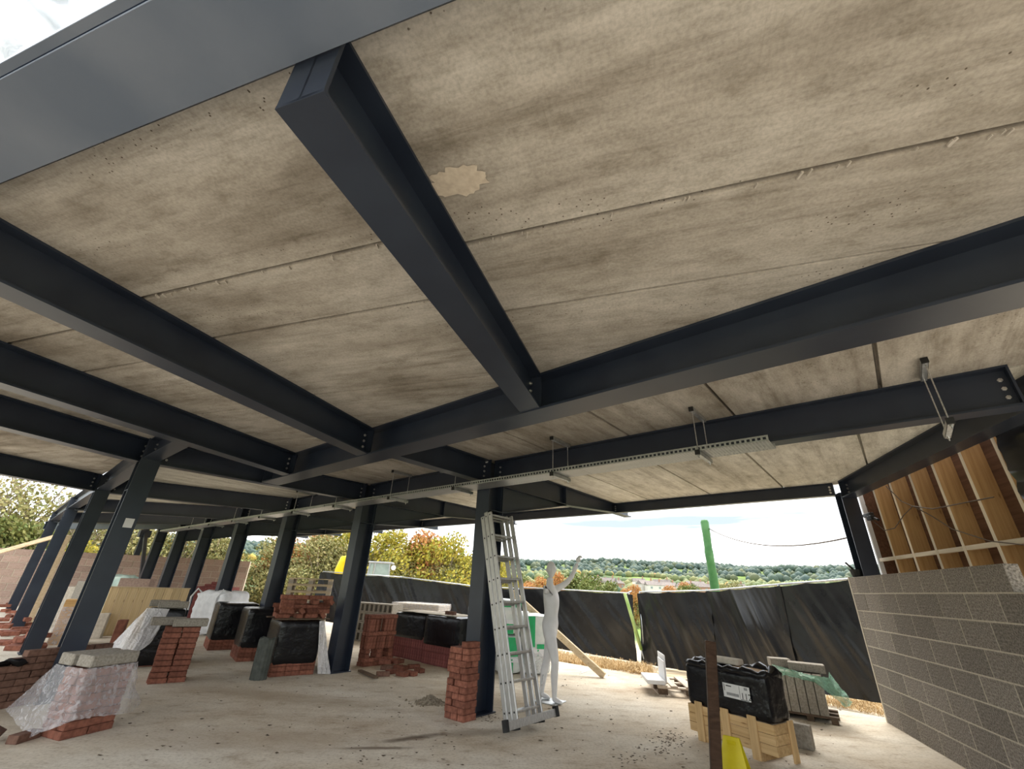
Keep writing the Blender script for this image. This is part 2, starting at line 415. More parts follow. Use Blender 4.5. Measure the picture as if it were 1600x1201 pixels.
# columns
def hcol(label, u, v, ztop=Z_S, size=0.25, deep=None, group='dark steel columns', zbase=0.0, name='steel_column', rot=ANG_V):
    root = thing(name, label, 'column', W(u, v, zbase), rot, group)
    h = ztop - zbase; w = size / 2; s = (deep or size) / 2
    MB().box(-s, -s + 0.016, -w, w, 0, h).build('flange', M['steel'], root)
    MB().box(s - 0.016, s, -w, w, 0, h).build('flange', M['steel'], root)
    MB().box(-s + 0.016, s - 0.016, -0.006, 0.006, 0, h).build('web', M['steel'], root)
    MB().box(-s - 0.03, s + 0.03, -w - 0.02, w + 0.02, 0, 0.015).build('base_plate', M['steel'], root)
    for z in (2.45 - zbase, 2.86 - zbase):
        for sd in (-1, 1):
            y0, y1 = (-w, -0.006) if sd < 0 else (0.006, w)
            MB().box(-s + 0.016, s - 0.016, y0, y1, z, z + 0.012).build('stiffener', M['steel'], root)
    return root

CU = [4.52, 7.90, 11.15, 14.2, 17.1, 19.85, 22.7]
cl = ['dark steel column behind the ladder and brick stack', 'second dark steel column, beside the white plastic sheeting', 'third dark steel column behind the pallet stack',
      'fourth dark steel column from the ladder', 'fifth dark steel column from the ladder', 'sixth dark steel column from the ladder', 'last dark steel column of the row from the ladder']
VC = 4.82
for k, u in enumerate(CU):
    c = hcol(cl[k], u, VC, deep=0.33)
    MB().box(-0.165, -0.12, -0.06, 0.06, 3.16, 3.199).build('packing_shim', M['white_paint'], c)
LUV = [(8.10, 1.25), (12.40, 1.36), (17.3, 1.46), (23.1, 1.62)]
ll = ['dark steel column with a white sticker on its face', 'steel column at the left lit pale blue on one side', 'pale lit steel column with a timber prop leaning by it', 'farthest left steel column standing against the block wall']
for k, (u, v) in enumerate(LUV):
    hcol(ll[k], u, v, size=0.24, rot=ANG_U)
# column line beams and cross beams
hw = 0.125
for k in range(len(CU) - 1):
    ibeam('steel_beam', 'dark steel tie beam between column tops, bay %s from the ladder' % ('first', 'second', 'third', 'fourth', 'fifth', 'sixth')[k], W(CU[k] + hw, VC), W(CU[k + 1] - hw, VC), depth=0.34, width=0.17)
ibeam('steel_beam', 'dark steel beam behind the cable tray running right from the ladder column', W(-1.05, VC), W(CU[0] - hw, VC), width=0.17)
ibeam('steel_beam', 'short dark steel beam from the girder to the ladder column', W(CU[0], 3.02), W(CU[0], VC - hw), width=0.17)
cross = ['second', 'third', 'fourth', 'fifth', 'sixth', 'seventh']
LX = LUV + [(28.5, 1.8), (33.0, 2.0)]
for k in range(5):
    (lu, lv) = LX[k]
    a, b_ = W(lu, lv), W(CU[k + 1], VC)
    d = (b_ - a).normalized()
    ibeam('steel_beam', 'dark steel cross beam reaching the %s column of the ladder row' % cross[k], a + d * 0.13, b_ - d * hw, width=0.17)
for k in range(3):
    (a, b_) = LUV[k], LUV[k + 1]
    pa, pb = W(*a), W(*b_); d = (pb - pa).normalized()
    ibeam('steel_beam', 'pale lit tie beam %s along the left row of columns' % ('nearest', 'in the middle', 'farthest')[k], pa + d * 0.12, pb - d * 0.12, width=0.20, depth=0.30)
# tie from first left column back to the third front beam
n3 = 6.0
pa = W(*LUV[0]); q = WA(MA[3] + 0.1, a_end(MA[3] + 0.1, 1.25)); d = (q - pa).normalized()
ibeam('steel_beam', 'short pale tie beam from the stickered column toward the girder', pa + d * 0.12, q, width=0.20, depth=0.30)
# rear cantilever beams with haunches
V_E = 8.80
for k, u in enumerate(CU[:6]):
    lbl = 'tapered dark steel beam with a haunch behind the %s' % ('ladder column', 'second column', 'third column', 'fourth column', 'fifth column', 'sixth column')[k]
    root = ibeam('haunched_beam', lbl, W(u, VC + hw), W(u, 6.8), width=0.17, plates=(False, False), bolts=(False, False))
    L0 = 6.8 - VC - hw; w = 0.085; L1 = V_E + 0.70 - VC - hw
    h = 0.34; rise = 0.15; LE = V_E - VC - hw
    def seg(n_, lo, hi): MB().hull8([Vector(x) for x in lo], [Vector(x) for x in hi]).build(n_, M['steel'], root)
    seg('taper_web', ((L0,-.006,.017),(LE,-.006,rise+.017),(LE,.006,rise+.017),(L0,.006,.017)), ((L0,-.006,h),(LE,-.006,h),(LE,.006,h),(L0,.006,h)))
    seg('taper_flange', ((L0,-w,0),(LE,-w,rise),(LE,w,rise),(L0,w,0)), ((L0,-w,.017),(LE,-w,rise+.017),(LE,w,rise+.017),(L0,w,.017)))
    MB().box(L0, L1, -w, w, h - .017, h).build('top_flange', M['steel'], root)
    MB().box(LE, L1, -.006, .006, rise, h).build('stub_web', M['steel'], root)
    MB().box(LE, L1, -w, w, rise, rise + .017).build('stub_flange', M['steel'], root)
    MB().box(L0 - .012, L0, -w, w, .017, h - .017).build('stiffener', M['steel'], root)
    # haunch: triangular web with sloping flange under the first 2 m
    hb = 2.45 - Z_B
    seg('haunch_web', ((0,-.006,hb),(L0,-.006,-.005),(L0,.006,-.005),(0,.006,hb)), ((0,-.006,0),(L0,-.006,0),(L0,.006,0),(0,.006,0)))
    seg('haunch_flange', ((0,-w,hb-.017),(L0,-w,-.017),(L0,w,-.017),(0,w,hb-.017)), ((0,-w,hb),(L0,-w,0.0),(L0,w,0.0),(0,w,hb)))
    MB().box(0, .018, -w - .02, w + .02, hb - .03, h).build('end_plate', M['steel'], root)
    for q in range(6):
        for sd in (-1, 1): inst('bolt', BOLT, root, (0.018, sd * 0.06, hb + 0.05 + q * 0.12), (0, PI / 2, 0))
for k in range(len(CU[:6]) - 1):
    ibeam('edge_tie_beam', 'dark steel edge beam along the open rear side, bay %s from the ladder column' % ('first', 'second', 'third', 'fourth', 'fifth')[k], W(CU[k] + .01, V_E), W(CU[k + 1] - .01, V_E), depth=0.20, width=0.12, tf=0.012, tw=0.008)
pr = W(CU[0], V_E)
ibeam('edge_tie_beam', 'dark steel edge beam above the view, ending at the right corner column', R0 + Vector(tuple(U)) * 0.12, pr, depth=0.20, width=0.12, tf=0.012, tw=0.008)
# right corner: column and sloping-plan beam
rcol = thing('steel_column', 'dark steel corner column at the right above the block wall', 'column', (R0.x, R0.y, 0), math.atan2(rd.y, rd.x), 'dark steel columns')
for (x0, x1, y0, y1, nm) in ((-.115, -.10, -.105, .105, 'flange'), (.10, .115, -.105, .105, 'flange'), (-.10, .10, -.006, .006, 'web')):
    MB().box(x0, x1, y0, y1, 0, 3.0).build(nm, M['steel'], rcol)
MB().box(-.13, .13, -.13, .13, 3.0, 3.02).build('cap_plate', M['steel'], rcol)
ibeam('steel_beam', 'dark steel beam above the timber framed wall at the right', R0 + rd * 0.12, R0 + rd * 5.2, depth=0.26, width=0.20)

# ------------------------------------------------------------------ pixel helpers (used once to read distances off the photograph)
def ray(px, py):
    return RIGHT * ((px - 800.0) / F_PX) + UP * (-(py - 600.5) / F_PX) + FWD
def ground(px, py, z=0.0):
    d = ray(px, py); return Vector((0, 0, CAM_H)) + d * ((z - CAM_H) / d.z)
def at(px, py, Y):
    d = ray(px, py); return Vector((0, 0, CAM_H)) + d * (Y / d.y)

# ------------------------------------------------------------------ more materials
M['block'] = noisy('dense_block_face', (0.135, 0.118, 0.100), (0.31, 0.277, 0.240), 60.0, 0.95, 1.0, detail=6, per_object=0.15, spec=0.1)
M['mortar'] = noisy('mortar', (0.42, 0.37, 0.29), (0.52, 0.46, 0.37), 40.0, 0.95)
M['farblock'] = noisy('brown_block_far', (0.27, 0.190, 0.155), (0.36, 0.265, 0.22), 20.0, 0.95, per_object=0.14, spec=0.1)
M['brick'] = noisy('red_engineering_brick', (0.155, 0.060, 0.041), (0.27, 0.110, 0.074), 22.0, 0.9, 0.25, per_object=0.22, spec=0.15)
M['brick_dark'] = noisy('dark_brown_brick', (0.115, 0.062, 0.045), (0.19, 0.108, 0.080), 22.0, 0.9, 0.25, per_object=0.15, spec=0.15)
M['brick_purple'] = noisy('plum_brick', (0.16, 0.050, 0.048), (0.24, 0.085, 0.075), 22.0, 0.9, 0.2, per_object=0.15, spec=0.15)
M['concrete_block'] = noisy('grey_concrete_block', (0.24, 0.215, 0.18), (0.36, 0.33, 0.285), 45.0, 0.95, 0.35, per_object=0.06, spec=0.1)
M['stone_pale'] = noisy('pale_sill_stone', (0.45, 0.40, 0.33), (0.58, 0.53, 0.45), 18.0, 0.9, per_object=0.1)
M['alu'] = noisy('ladder_aluminium', (0.34, 0.335, 0.325), (0.47, 0.465, 0.455), 14.0, 0.40, metallic=0.6, spec=0.5, stretch=(6, 6, 0.5))
M['mannequin'] = noisy('matt_white_grey_figure', (0.68, 0.68, 0.69), (0.76, 0.76, 0.77), 6.0, 0.5, spec=0.4)
M['black_film'] = noisy('black_stretch_film', (0.003, 0.003, 0.004), (0.007, 0.007, 0.009), 5.0, 0.26, 0.35, spec=0.35, bscale=18.0)
M['fence_film'] = noisy('black_polythene', (0.008, 0.0082, 0.009), (0.013, 0.0132, 0.014), 3.0, 0.25, 0.08, spec=0.35, bscale=4.0)
M['white_bag'] = noisy('white_bulk_bag', (0.70, 0.71, 0.73), (0.82, 0.83, 0.85), 9.0, 0.6, 0.3)
M['white_card'] = noisy('white_board', (0.74, 0.75, 0.78), (0.80, 0.81, 0.83), 6.0, 0.55)
M['ink'] = noisy('black_print', (0.02, 0.02, 0.02), (0.03, 0.03, 0.03), 5, 0.6)
M['label_paper'] = noisy('label_paper', (0.62, 0.62, 0.61), (0.70, 0.70, 0.69), 8, 0.6)
M['green_print'] = noisy('green_pack_print', (0.015, 0.36, 0.12), (0.02, 0.44, 0.16), 6, 0.35, spec=0.5)
M['pack_white'] = noisy('white_pack_film', (0.66, 0.72, 0.70), (0.82, 0.85, 0.83), 7, 0.3, 0.4, spec=0.5)
M['blue_print'] = noisy('blue_tape', (0.01, 0.09, 0.33), (0.015, 0.11, 0.38), 6, 0.4)
M['lime'] = noisy('lime_green_sleeve', (0.24, 0.38, 0.09), (0.40, 0.50, 0.18), 3, 0.45)
M['green_post'] = noisy('green_plastic_wrap', (0.040, 0.14, 0.038), (0.075, 0.20, 0.065), 4, 0.4, 0.2)
M['yellow'] = noisy('yellow_plastic', (0.55, 0.44, 0.01), (0.66, 0.56, 0.02), 6, 0.35)
M['yellow_machine'] = noisy('yellow_machine_paint', (0.75, 0.55, 0.01), (0.82, 0.62, 0.02), 4, 0.4)
M['glass_pane'] = noisy('cab_glass', (0.25, 0.31, 0.29), (0.33, 0.40, 0.37), 3, 0.15, spec=0.6)
M['grey_metal'] = noisy('grey_metal', (0.30, 0.31, 0.32), (0.40, 0.41, 0.42), 6, 0.4)
M['rubber'] = noisy('black_rubber', (0.015, 0.015, 0.015), (0.03, 0.03, 0.03), 9, 0.8)
M['cable'] = noisy('brown_cable', (0.06, 0.04, 0.025), (0.10, 0.07, 0.045), 9, 0.6)
M['grass'] = noisy('dry_straw', (0.40, 0.27, 0.12), (0.62, 0.45, 0.24), 3, 0.9, world=True)
M['leaf_dark'] = noisy('dead_leaf', (0.05, 0.035, 0.024), (0.16, 0.12, 0.085), 5, 0.9, world=True)
M['debris'] = noisy('mortar_rubble', (0.16, 0.13, 0.095), (0.34, 0.29, 0.22), 30, 0.95, world=True)

def wood(name, c0, c1, scale=1.0, per=0.15, knots=True):
    m, n, l, b = new_mat(name)
    mp = coords(n, l, (0.7 * scale, 14 * scale, 14 * scale))
    t = n.new('ShaderNodeTexNoise'); t.inputs['Scale'].default_value = 2.0; t.inputs['Detail'].default_value = 6; t.inputs['Distortion'].default_value = 0.6
    l.new(mp.outputs['Vector'], t.inputs['Vector'])
    r = ramp(n, [(0.3, c0), (0.7, c1)]); l.new(t.outputs['Fac'], r.inputs['Fac']); out = r.outputs['Color']
    if knots:
        mp2 = coords(n, l, (2.0, 9.0, 9.0)); vo = n.new('ShaderNodeTexVoronoi'); vo.inputs['Scale'].default_value = 1.6; l.new(mp2.outputs['Vector'], vo.inputs['Vector'])
        rk = ramp(n, [(0.05, (0.32, 0.22, 0.15)), (0.14, (1, 1, 1))]); l.new(vo.outputs['Distance'], rk.inputs['Fac'])
        mx = n.new('ShaderNodeMix'); mx.data_type = 'RGBA'; mx.blend_type = 'MULTIPLY'; mx.inputs['Factor'].default_value = 0.8
        l.new(out, mx.inputs['A']); l.new(rk.outputs['Color'], mx.inputs['B']); out = mx.outputs['Result']
    oi = n.new('ShaderNodeObjectInfo'); hsv = n.new('ShaderNodeHueSaturation'); mr = n.new('ShaderNodeMapRange')
    mr.inputs['To Min'].default_value = 1 - per; mr.inputs['To Max'].default_value = 1 + per
    l.new(oi.outputs['Random'], mr.inputs['Value']); l.new(mr.outputs['Result'], hsv.inputs['Value']); l.new(out, hsv.inputs['Color'])
    l.new(hsv.outputs['Color'], b.inputs['Base Color']); b.inputs['Roughness'].default_value = 0.75; b.inputs['Specular IOR Level'].default_value = 0.2
    return m
M['stud'] = wood('stud_timber', (0.33, 0.185, 0.075), (0.52, 0.33, 0.155))
M['backing'] = wood('red_brown_sheathing', (0.10, 0.050, 0.030), (0.17, 0.09, 0.055), knots=False)
M['batten'] = wood('pale_batten', (0.55, 0.47, 0.36), (0.70, 0.62, 0.50), knots=False)
M['pine'] = wood('crate_pine', (0.42, 0.27, 0.12), (0.60, 0.42, 0.22))
M['pine_panel'] = wood('panel_boards', (0.52, 0.38, 0.20), (0.70, 0.54, 0.32), per=0.12)
M['pallet_grey'] = wood('weathered_pallet', (0.40, 0.33, 0.26), (0.58, 0.50, 0.42), knots=False)
M['pallet_dark'] = wood('old_pallet_block', (0.09, 0.06, 0.04), (0.16, 0.11, 0.075), knots=False)
M['post_dark'] = wood('dark_stained_post', (0.035, 0.018, 0.010), (0.075, 0.042, 0.025), knots=False)
M['timber'] = wood('sawn_timber', (0.55, 0.42, 0.26), (0.70, 0.57, 0.40), per=0.05)
M['ply_orange'] = wood('orange_board', (0.55, 0.30, 0.11), (0.68, 0.44, 0.20))

def film(name, tint, alpha, wr=22.0):
    """clear polythene: mostly see-through, creases catch the light"""
    m, n, l, b = new_mat(name)
    mp = coords(n, l, (1, 1, 1))
    t = n.new('ShaderNodeTexNoise'); t.inputs['Scale'].default_value = wr; t.inputs['Detail'].default_value = 4; t.inputs['Distortion'].default_value = 1.5
    l.new(mp.outputs['Vector'], t.inputs['Vector'])
    bp = n.new('ShaderNodeBump'); bp.inputs['Strength'].default_value = 0.9; bp.inputs['Distance'].default_value = 0.03; l.new(t.outputs['Fac'], bp.inputs['Height'])
    tr = n.new('ShaderNodeBsdfTransparent'); tr.inputs['Color'].default_value = (0.97, 0.97, 0.97, 1)
    r = ramp(n, [(0.50, (alpha,) * 3), (0.72, (min(1, alpha + 0.28),) * 3)]); l.new(t.outputs['Fac'], r.inputs['Fac'])
    b.inputs['Base Color'].default_value = (*tint, 1); b.inputs['Roughness'].default_value = 0.12; b.inputs['Specular IOR Level'].default_value = 0.8
    l.new(bp.outputs['Normal'], b.inputs['Normal'])
    mx = n.new('ShaderNodeMixShader'); l.new(r.outputs['Color'], mx.inputs['Fac']); l.new(tr.outputs['BSDF'], mx.inputs[1]); l.new(b.outputs['BSDF'], mx.inputs[2])
    out = n['Material Output']; l.new(mx.outputs['Shader'], out.inputs['Surface'])
    return m
M['film'] = film('clear_polythene', (0.82, 0.80, 0.83), 0.27, 13.0)
M['film_white'] = film('milky_polythene', (0.85, 0.83, 0.84), 0.62, 16.0)
M['film_green'] = film('green_tinted_polythene', (0.35, 0.72, 0.52), 0.55, 18.0)
M['film_blue'] = film('blue_white_sheeting', (0.62, 0.76, 0.92), 0.62, 5.0)

def leafy(name, cols):
    m, n, l, b = new_mat(name)
    g = n.new('ShaderNodeNewGeometry'); k = len(cols)
    r = ramp(n, [(i / (k - 1) if k > 1 else 0, c) for i, c in enumerate(cols)]); l.new(g.outputs['Random Per Island'], r.inputs['Fac'])
    l.new(r.outputs['Color'], b.inputs['Base Color']); b.inputs['Roughness'].default_value = 0.7; b.inputs['Specular IOR Level'].default_value = 0.15
    return m
M['leaf_yellow'] = leafy('yellow_green_leaves', [(0.34, 0.30, 0.05), (0.52, 0.42, 0.06), (0.22, 0.25, 0.05), (0.42, 0.32, 0.08)])
M['leaf_orange'] = leafy('orange_leaves', [(0.58, 0.24, 0.08), (0.62, 0.32, 0.12), (0.40, 0.28, 0.10), (0.55, 0.20, 0.10)])
M['leaf_olive'] = leafy('olive_leaves', [(0.22, 0.22, 0.09), (0.34, 0.30, 0.12), (0.17, 0.19, 0.07), (0.40, 0.33, 0.16)])
M['leaf_green'] = leafy('green_leaves', [(0.12, 0.16, 0.05), (0.18, 0.20, 0.06), (0.26, 0.25, 0.09)])
M['bark'] = noisy('pale_bark', (0.24, 0.20, 0.14), (0.42, 0.36, 0.27), 8, 0.9)
M['forest'] = leafy('hill_forest', [(0.055, 0.085, 0.075), (0.085, 0.120, 0.090), (0.070, 0.105, 0.095), (0.125, 0.140, 0.075)])  # bluish muted greens carry the haze of distance in the leaf colour
M['forest_mix'] = leafy('valley_trees', [(0.10, 0.15, 0.07), (0.17, 0.20, 0.09), (0.22, 0.22, 0.09), (0.09, 0.14, 0.09)])
M['forest_autumn'] = leafy('valley_autumn_trees', [(0.48, 0.24, 0.07), (0.42, 0.30, 0.07), (0.38, 0.15, 0.07)])

# ------------------------------------------------------------------ ground outside, one landform to the hills
def hgt(x, y):
    r = math.hypot(x, y); uu = x * U.x + y * U.y; vv = x * V.x + y * V.y
    prof = [(0, -0.22), (9, -0.22), (13, -0.35), (17, -0.60), (30, -1.6), (60, -4.0), (150, -9.0), (300, -5.0), (600, 6.0), (900, 25.0), (1300, 60.0), (1700, 84.0), (3000, 60.0)]
    h = prof[-1][1]
    for (r0, h0), (r1, h1) in zip(prof[:-1], prof[1:]):
        if r <= r1: h = h0 + (h1 - h0) * (r - r0) / (r1 - r0); break
    nz = mnoise.fractal(Vector((x * 0.0022, y * 0.0022, 0.3)), 1.0, 2.0, 4)
    h += nz * min(18.0, max(0.0, (r - 250) * 0.03))
    # the left side stays level with the slab
    lw = max(0.0, min(1.0, (4.0 - vv) / 4.0)) if uu > 6 else 0.0
    if r < 45: h = h * (1 - lw) + (-0.06) * lw
    if vv > 9.2 and r < 40: h += 0.05 * mnoise.noise(Vector((x * 1.3, y * 1.3, 0)))
    return h
rings = [3, 5, 6.5, 8, 9, 10, 11, 12, 13, 14, 15.5, 17, 19, 21, 24, 27, 31, 36, 44, 55, 75, 110, 160, 230, 320, 430, 560, 700, 850, 1000, 1150, 1300, 1500, 1700, 2100, 3000]
NA = 200
gb = MB(); gb.v = [(r * math.cos(2*PI*a/NA), r * math.sin(2*PI*a/NA), hgt(r * math.cos(2*PI*a/NA), r * math.sin(2*PI*a/NA))) for r in rings for a in range(NA)]
for i in range(len(rings) - 1):
    for a in range(NA):
        gb.f.append((i*NA + a, (i+1)*NA + a, (i+1)*NA + (a+1) % NA, i*NA + (a+1) % NA)); gb.fm.append(0)
def ground_mat():
    m, n, l, b = new_mat('outside_ground')
    g = n.new('ShaderNodeNewGeometry')
    t = n.new('ShaderNodeTexNoise'); t.inputs['Scale'].default_value = 1.6; t.inputs['Detail'].default_value = 7; l.new(g.outputs['Position'], t.inputs['Vector'])
    near = ramp(n, [(0.35, (0.40, 0.30, 0.19)), (0.52, (0.58, 0.48, 0.34)), (0.66, (0.66, 0.59, 0.48))]); l.new(t.outputs['Fac'], near.inputs['Fac'])
    t2 = n.new('ShaderNodeTexNoise'); t2.inputs['Scale'].default_value = 0.006; t2.inputs['Detail'].default_value = 5; l.new(g.outputs['Position'], t2.inputs['Vector'])
    far = ramp(n, [(0.40, (0.085, 0.115, 0.060)), (0.52, (0.19, 0.27, 0.07)), (0.60, (0.13, 0.16, 0.07))]); l.new(t2.outputs['Fac'], far.inputs['Fac'])
    ln = n.new('ShaderNodeVectorMath'); ln.operation = 'LENGTH'; l.new(g.outputs['Position'], ln.inputs[0])
    mr = n.new('ShaderNodeMapRange'); mr.inputs['From Min'].default_value = 40; mr.inputs['From Max'].default_value = 75; l.new(ln.outputs['Value'], mr.inputs['Value'])
    mx = n.new('ShaderNodeMix'); mx.data_type = 'RGBA'; l.new(mr.outputs['Result'], mx.inputs['Factor']); l.new(near.outputs['Color'], mx.inputs['A']); l.new(far.outputs['Color'], mx.inputs['B'])
    l.new(mx.outputs['Result'], b.inputs['Base Color']); b.inputs['Roughness'].default_value = 0.95; b.inputs['Specular IOR Level'].default_value = 0.1
    bp = n.new('ShaderNodeBump'); bp.inputs['Strength'].default_value = 0.5; bp.inputs['Distance'].default_value = 0.06; l.new(t.outputs['Fac'], bp.inputs['Height']); l.new(bp.outputs['Normal'], b.inputs['Normal'])
    return m
gb.f.append(tuple(range(NA))); gb.fm.append(0)
struct('ground', gb, ground_mat(), smooth=True)

# ------------------------------------------------------------------ right block wall
wd = Vector((-0.335, -0.942)).normalized(); w0 = Vector((5.30, 7.07)); ANG_W = math.atan2(wd.y, wd.x)
wall = empty('wall_right', (w0.x, w0.y, 0), ANG_W); wall['kind'] = 'structure'      # local x along the wall, local +y to its back
TH = 0.10
WL = 6.6
MB().box(0.008, WL, 0.0025, TH - 0.0025, 0.0, 1.575).box(0.008, 3.545, 0.0025, TH - 0.0025, 1.575, 1.790).build('mortar', M['mortar'], wall)
def one_block(x0, x1, z0, z1, y0=0.0, y1=TH): return MB().box(x0, x1, y0, y1, z0, z1)
rngb = random.Random(3)
BL = {}
for k in range(8):
    z0 = 0.225 * k; x = -0.26 if k % 2 else -0.02
    first = True
    lim = 3.557 if k == 7 else WL
    while x < lim - 0.05:
        a, b_ = max(0.0, x + 0.007), min(lim, x + 0.471)
        if b_ - a > 0.05:
            key = round(b_ - a, 3)
            if key not in BL:
                mb = MB().box(0, b_ - a, 0, TH, 0, 0.212); me = mb.mesh('block', M['block'])
                bm = bmesh.new(); bm.from_mesh(me); bmesh.ops.bevel(bm, geom=list(bm.edges), offset=0.002, segments=1, affect='EDGES'); bm.to_mesh(me); bm.free(); BL[key] = me
            inst('block', BL[key], wall, (a, rngb.uniform(-0.002, 0.002), z0 + 0.006))
        x += 0.478
# render of mortar down the end of the wall
MB().box(-0.014, 0.026, -0.004, TH, 0, 1.80).build('end_pointing', M['mortar'], wall)
bk = thing('black_bucket', 'small black tub with a trowel handle on the end of the block wall', 'tub', (w0.x + wd.x*0.12 - wd.y*0.1, w0.y + wd.y*0.12 + wd.x*0.1, 1.80))
mb = MB(); mb.tube([(0,0,0),(0,0,0.012)], 0.075, 14); mb.tube([(0,0,0),(0,0,0.10)], [0.075, 0.095], 14, cap=False); mb.tube([(0,0,0.092),(0,0,0.104)], 0.1, 14, cap=False)
mb.build('tub', M['black_plastic'], bk)
MB().bar((0.0,0.0,0.05), (-0.13,0.02,0.20), 0.025, 0.02).build('trowel_handle', M['rubber'], bk)
MB().bar((-0.02,0.03,0.10), (0.12,0.02,0.115), 0.03, 0.008).build('spirit_scraper', M['galv'], bk)

# ------------------------------------------------------------------ timber framed wall behind it
T0 = R0 + rn * 0.25; ANG_R = math.atan2(rd.y, rd.x)
tw = thing('timber_frame_wall', 'timber stud wall with red-brown sheathing above the block wall', 'stud wall', (T0.x, T0.y, 0), ANG_R)   # local x along wall, local +y outward
sgn = 1 if (Matrix.Rotation(ANG_R, 2) @ Vector((0, 1))).dot(rn) > 0 else -1
def ty(a, b): return (min(sgn*a, sgn*b), max(sgn*a, sgn*b))
y0, y1 = ty(0.20, 0.215)
MB().box(-0.19, -0.165, *ty(0.05, 0.20), 1.5, 3.3).build('end_stud', M['backing'], tw)
for k in range(7):
    MB().box(-0.19 + k*0.5, 0.305 + k*0.5, y0, y1, 1.5, 3.45).build('sheathing_board', M['backing'], tw)
y0, y1 = ty(0.0, 0.20)
for k, x in enumerate((-0.17, 0.33, 0.82, 1.33, 1.84, 2.35, 2.86, 3.36)):
    if k == 0: o = MB().box(x - 0.02, x + 0.025, *ty(-0.01, 0.05), 1.5, 3.10).build('edge_batten', M['white_card'], tw)
    else:
        L = 1.95; g_ = MB().box(0, L, *ty(0, 0.20), -0.022, 0.022)
        o = g_.build('stud', M['stud'], tw, bevel=0.002); o.rotation_euler = (0, -PI/2, 0); o.location = (x, 0, 1.5)
        o3 = MB().box(0, 1.95, *ty(-0.003, 0.0), -0.021, 0.021).build('stud_edge', M['batten'], tw); o3.rotation_euler = (0, -PI/2, 0); o3.location = (x, 0, 1.5)
        o2 = MB().box(0, 1.95, *ty(0, 0.045), -0.02, 0.02).build('counter_stud', M['stud'], tw); o2.rotation_euler = (0, -PI/2, 0); o2.location = (x - 0.115, sgn*0.155, 1.5)
xs = (-0.145, 0.33, 0.82, 1.33, 1.84, 2.35, 2.86, 3.36)
for a, b_ in zip(xs[:-1], xs[1:]):
    MB().box(a + 0.022, b_ - 0.022, *ty(0.0, 0.05), 2.03, 2.075).build('noggin', M['batten'], tw)
MB().grid(14, 18, lambda s, t: (2.92 + s*1.2, sgn*(-0.02 + 0.035*mnoise.noise(Vector((s*5, t*9, 1))) ), 3.25 - t*0.95 - 0.1*s)).build('plastic_sheet', M['fence_film'], tw, smooth=True)
MB().tube([(0.02,-sgn*0.02,2.86),(0.1,-sgn*0.03,2.60),(0.35,-sgn*0.03,2.42),(0.62,-sgn*0.02,2.42),(0.95,-sgn*0.02,2.55),(1.21,-sgn*0.02,2.62),(1.6,-sgn*0.025,2.52),(2.0,-sgn*0.025,2.50),(2.6,-sgn*0.025,2.47)], 0.006, 6).build('cable', M['cable'], tw)
MB().tube([(0.75,-sgn*0.02,2.98),(1.0,-sgn*0.02,2.72),(1.21,-sgn*0.02,2.62),(1.5,-sgn*0.02,2.46),(1.8,-sgn*0.02,2.26),(2.3,-sgn*0.02,2.08),(2.8,-sgn*0.02,1.99)], 0.006, 6).build('cable', M['cable'], tw)
mb = MB(); mb.box(-0.06,0.16,-0.03,0.03,2.66,2.71); mb.box(0.05,0.2,-0.04,0.02,2.60,2.66); mb.tube([(0.16,0,2.63),(0.30,0,2.58)],0.02,8); mb.tube([(-0.06,0,2.69),(-0.14,0,2.70)],0.025,8)
mb.v = [(x, y - sgn*0.04, z) for x, y, z in mb.v]
mb.build('hose_fitting', M['black_plastic'], tw, bevel=0.004)

# ------------------------------------------------------------------ far brown block wall
fa, fb = at(-60, 885, 18.2), at(386, 897, 21.2)
fd = Vector((fb.x - fa.x, fb.y - fa.y)); FL = fd.length
fw = empty('wall_far', (fa.x, fa.y, 0.0), math.atan2(fd.y, fd.x)); fw['kind'] = 'structure'
MB().box(0.006, FL - 0.006, 0.01, 0.2, -0.3, 1.99).build('mortar', M['mortar'], fw)
FB = {}
for k in range(8):
    z0 = 0.25 * k; x = -0.27 if k % 2 else 0.0
    while x < FL - 0.05:
        a, b_ = max(0, x), min(FL, x + 0.53)
        if b_ - a > 0.04:
            key = round(b_ - a, 3)
            if key not in FB: FB[key] = MB().box(0.008, b_ - a - 0.008, 0, 0.21, 0.008, 0.242).mesh('block', M['farblock'])
            inst('block', FB[key], fw, (a, 0, z0))
        x += 0.54

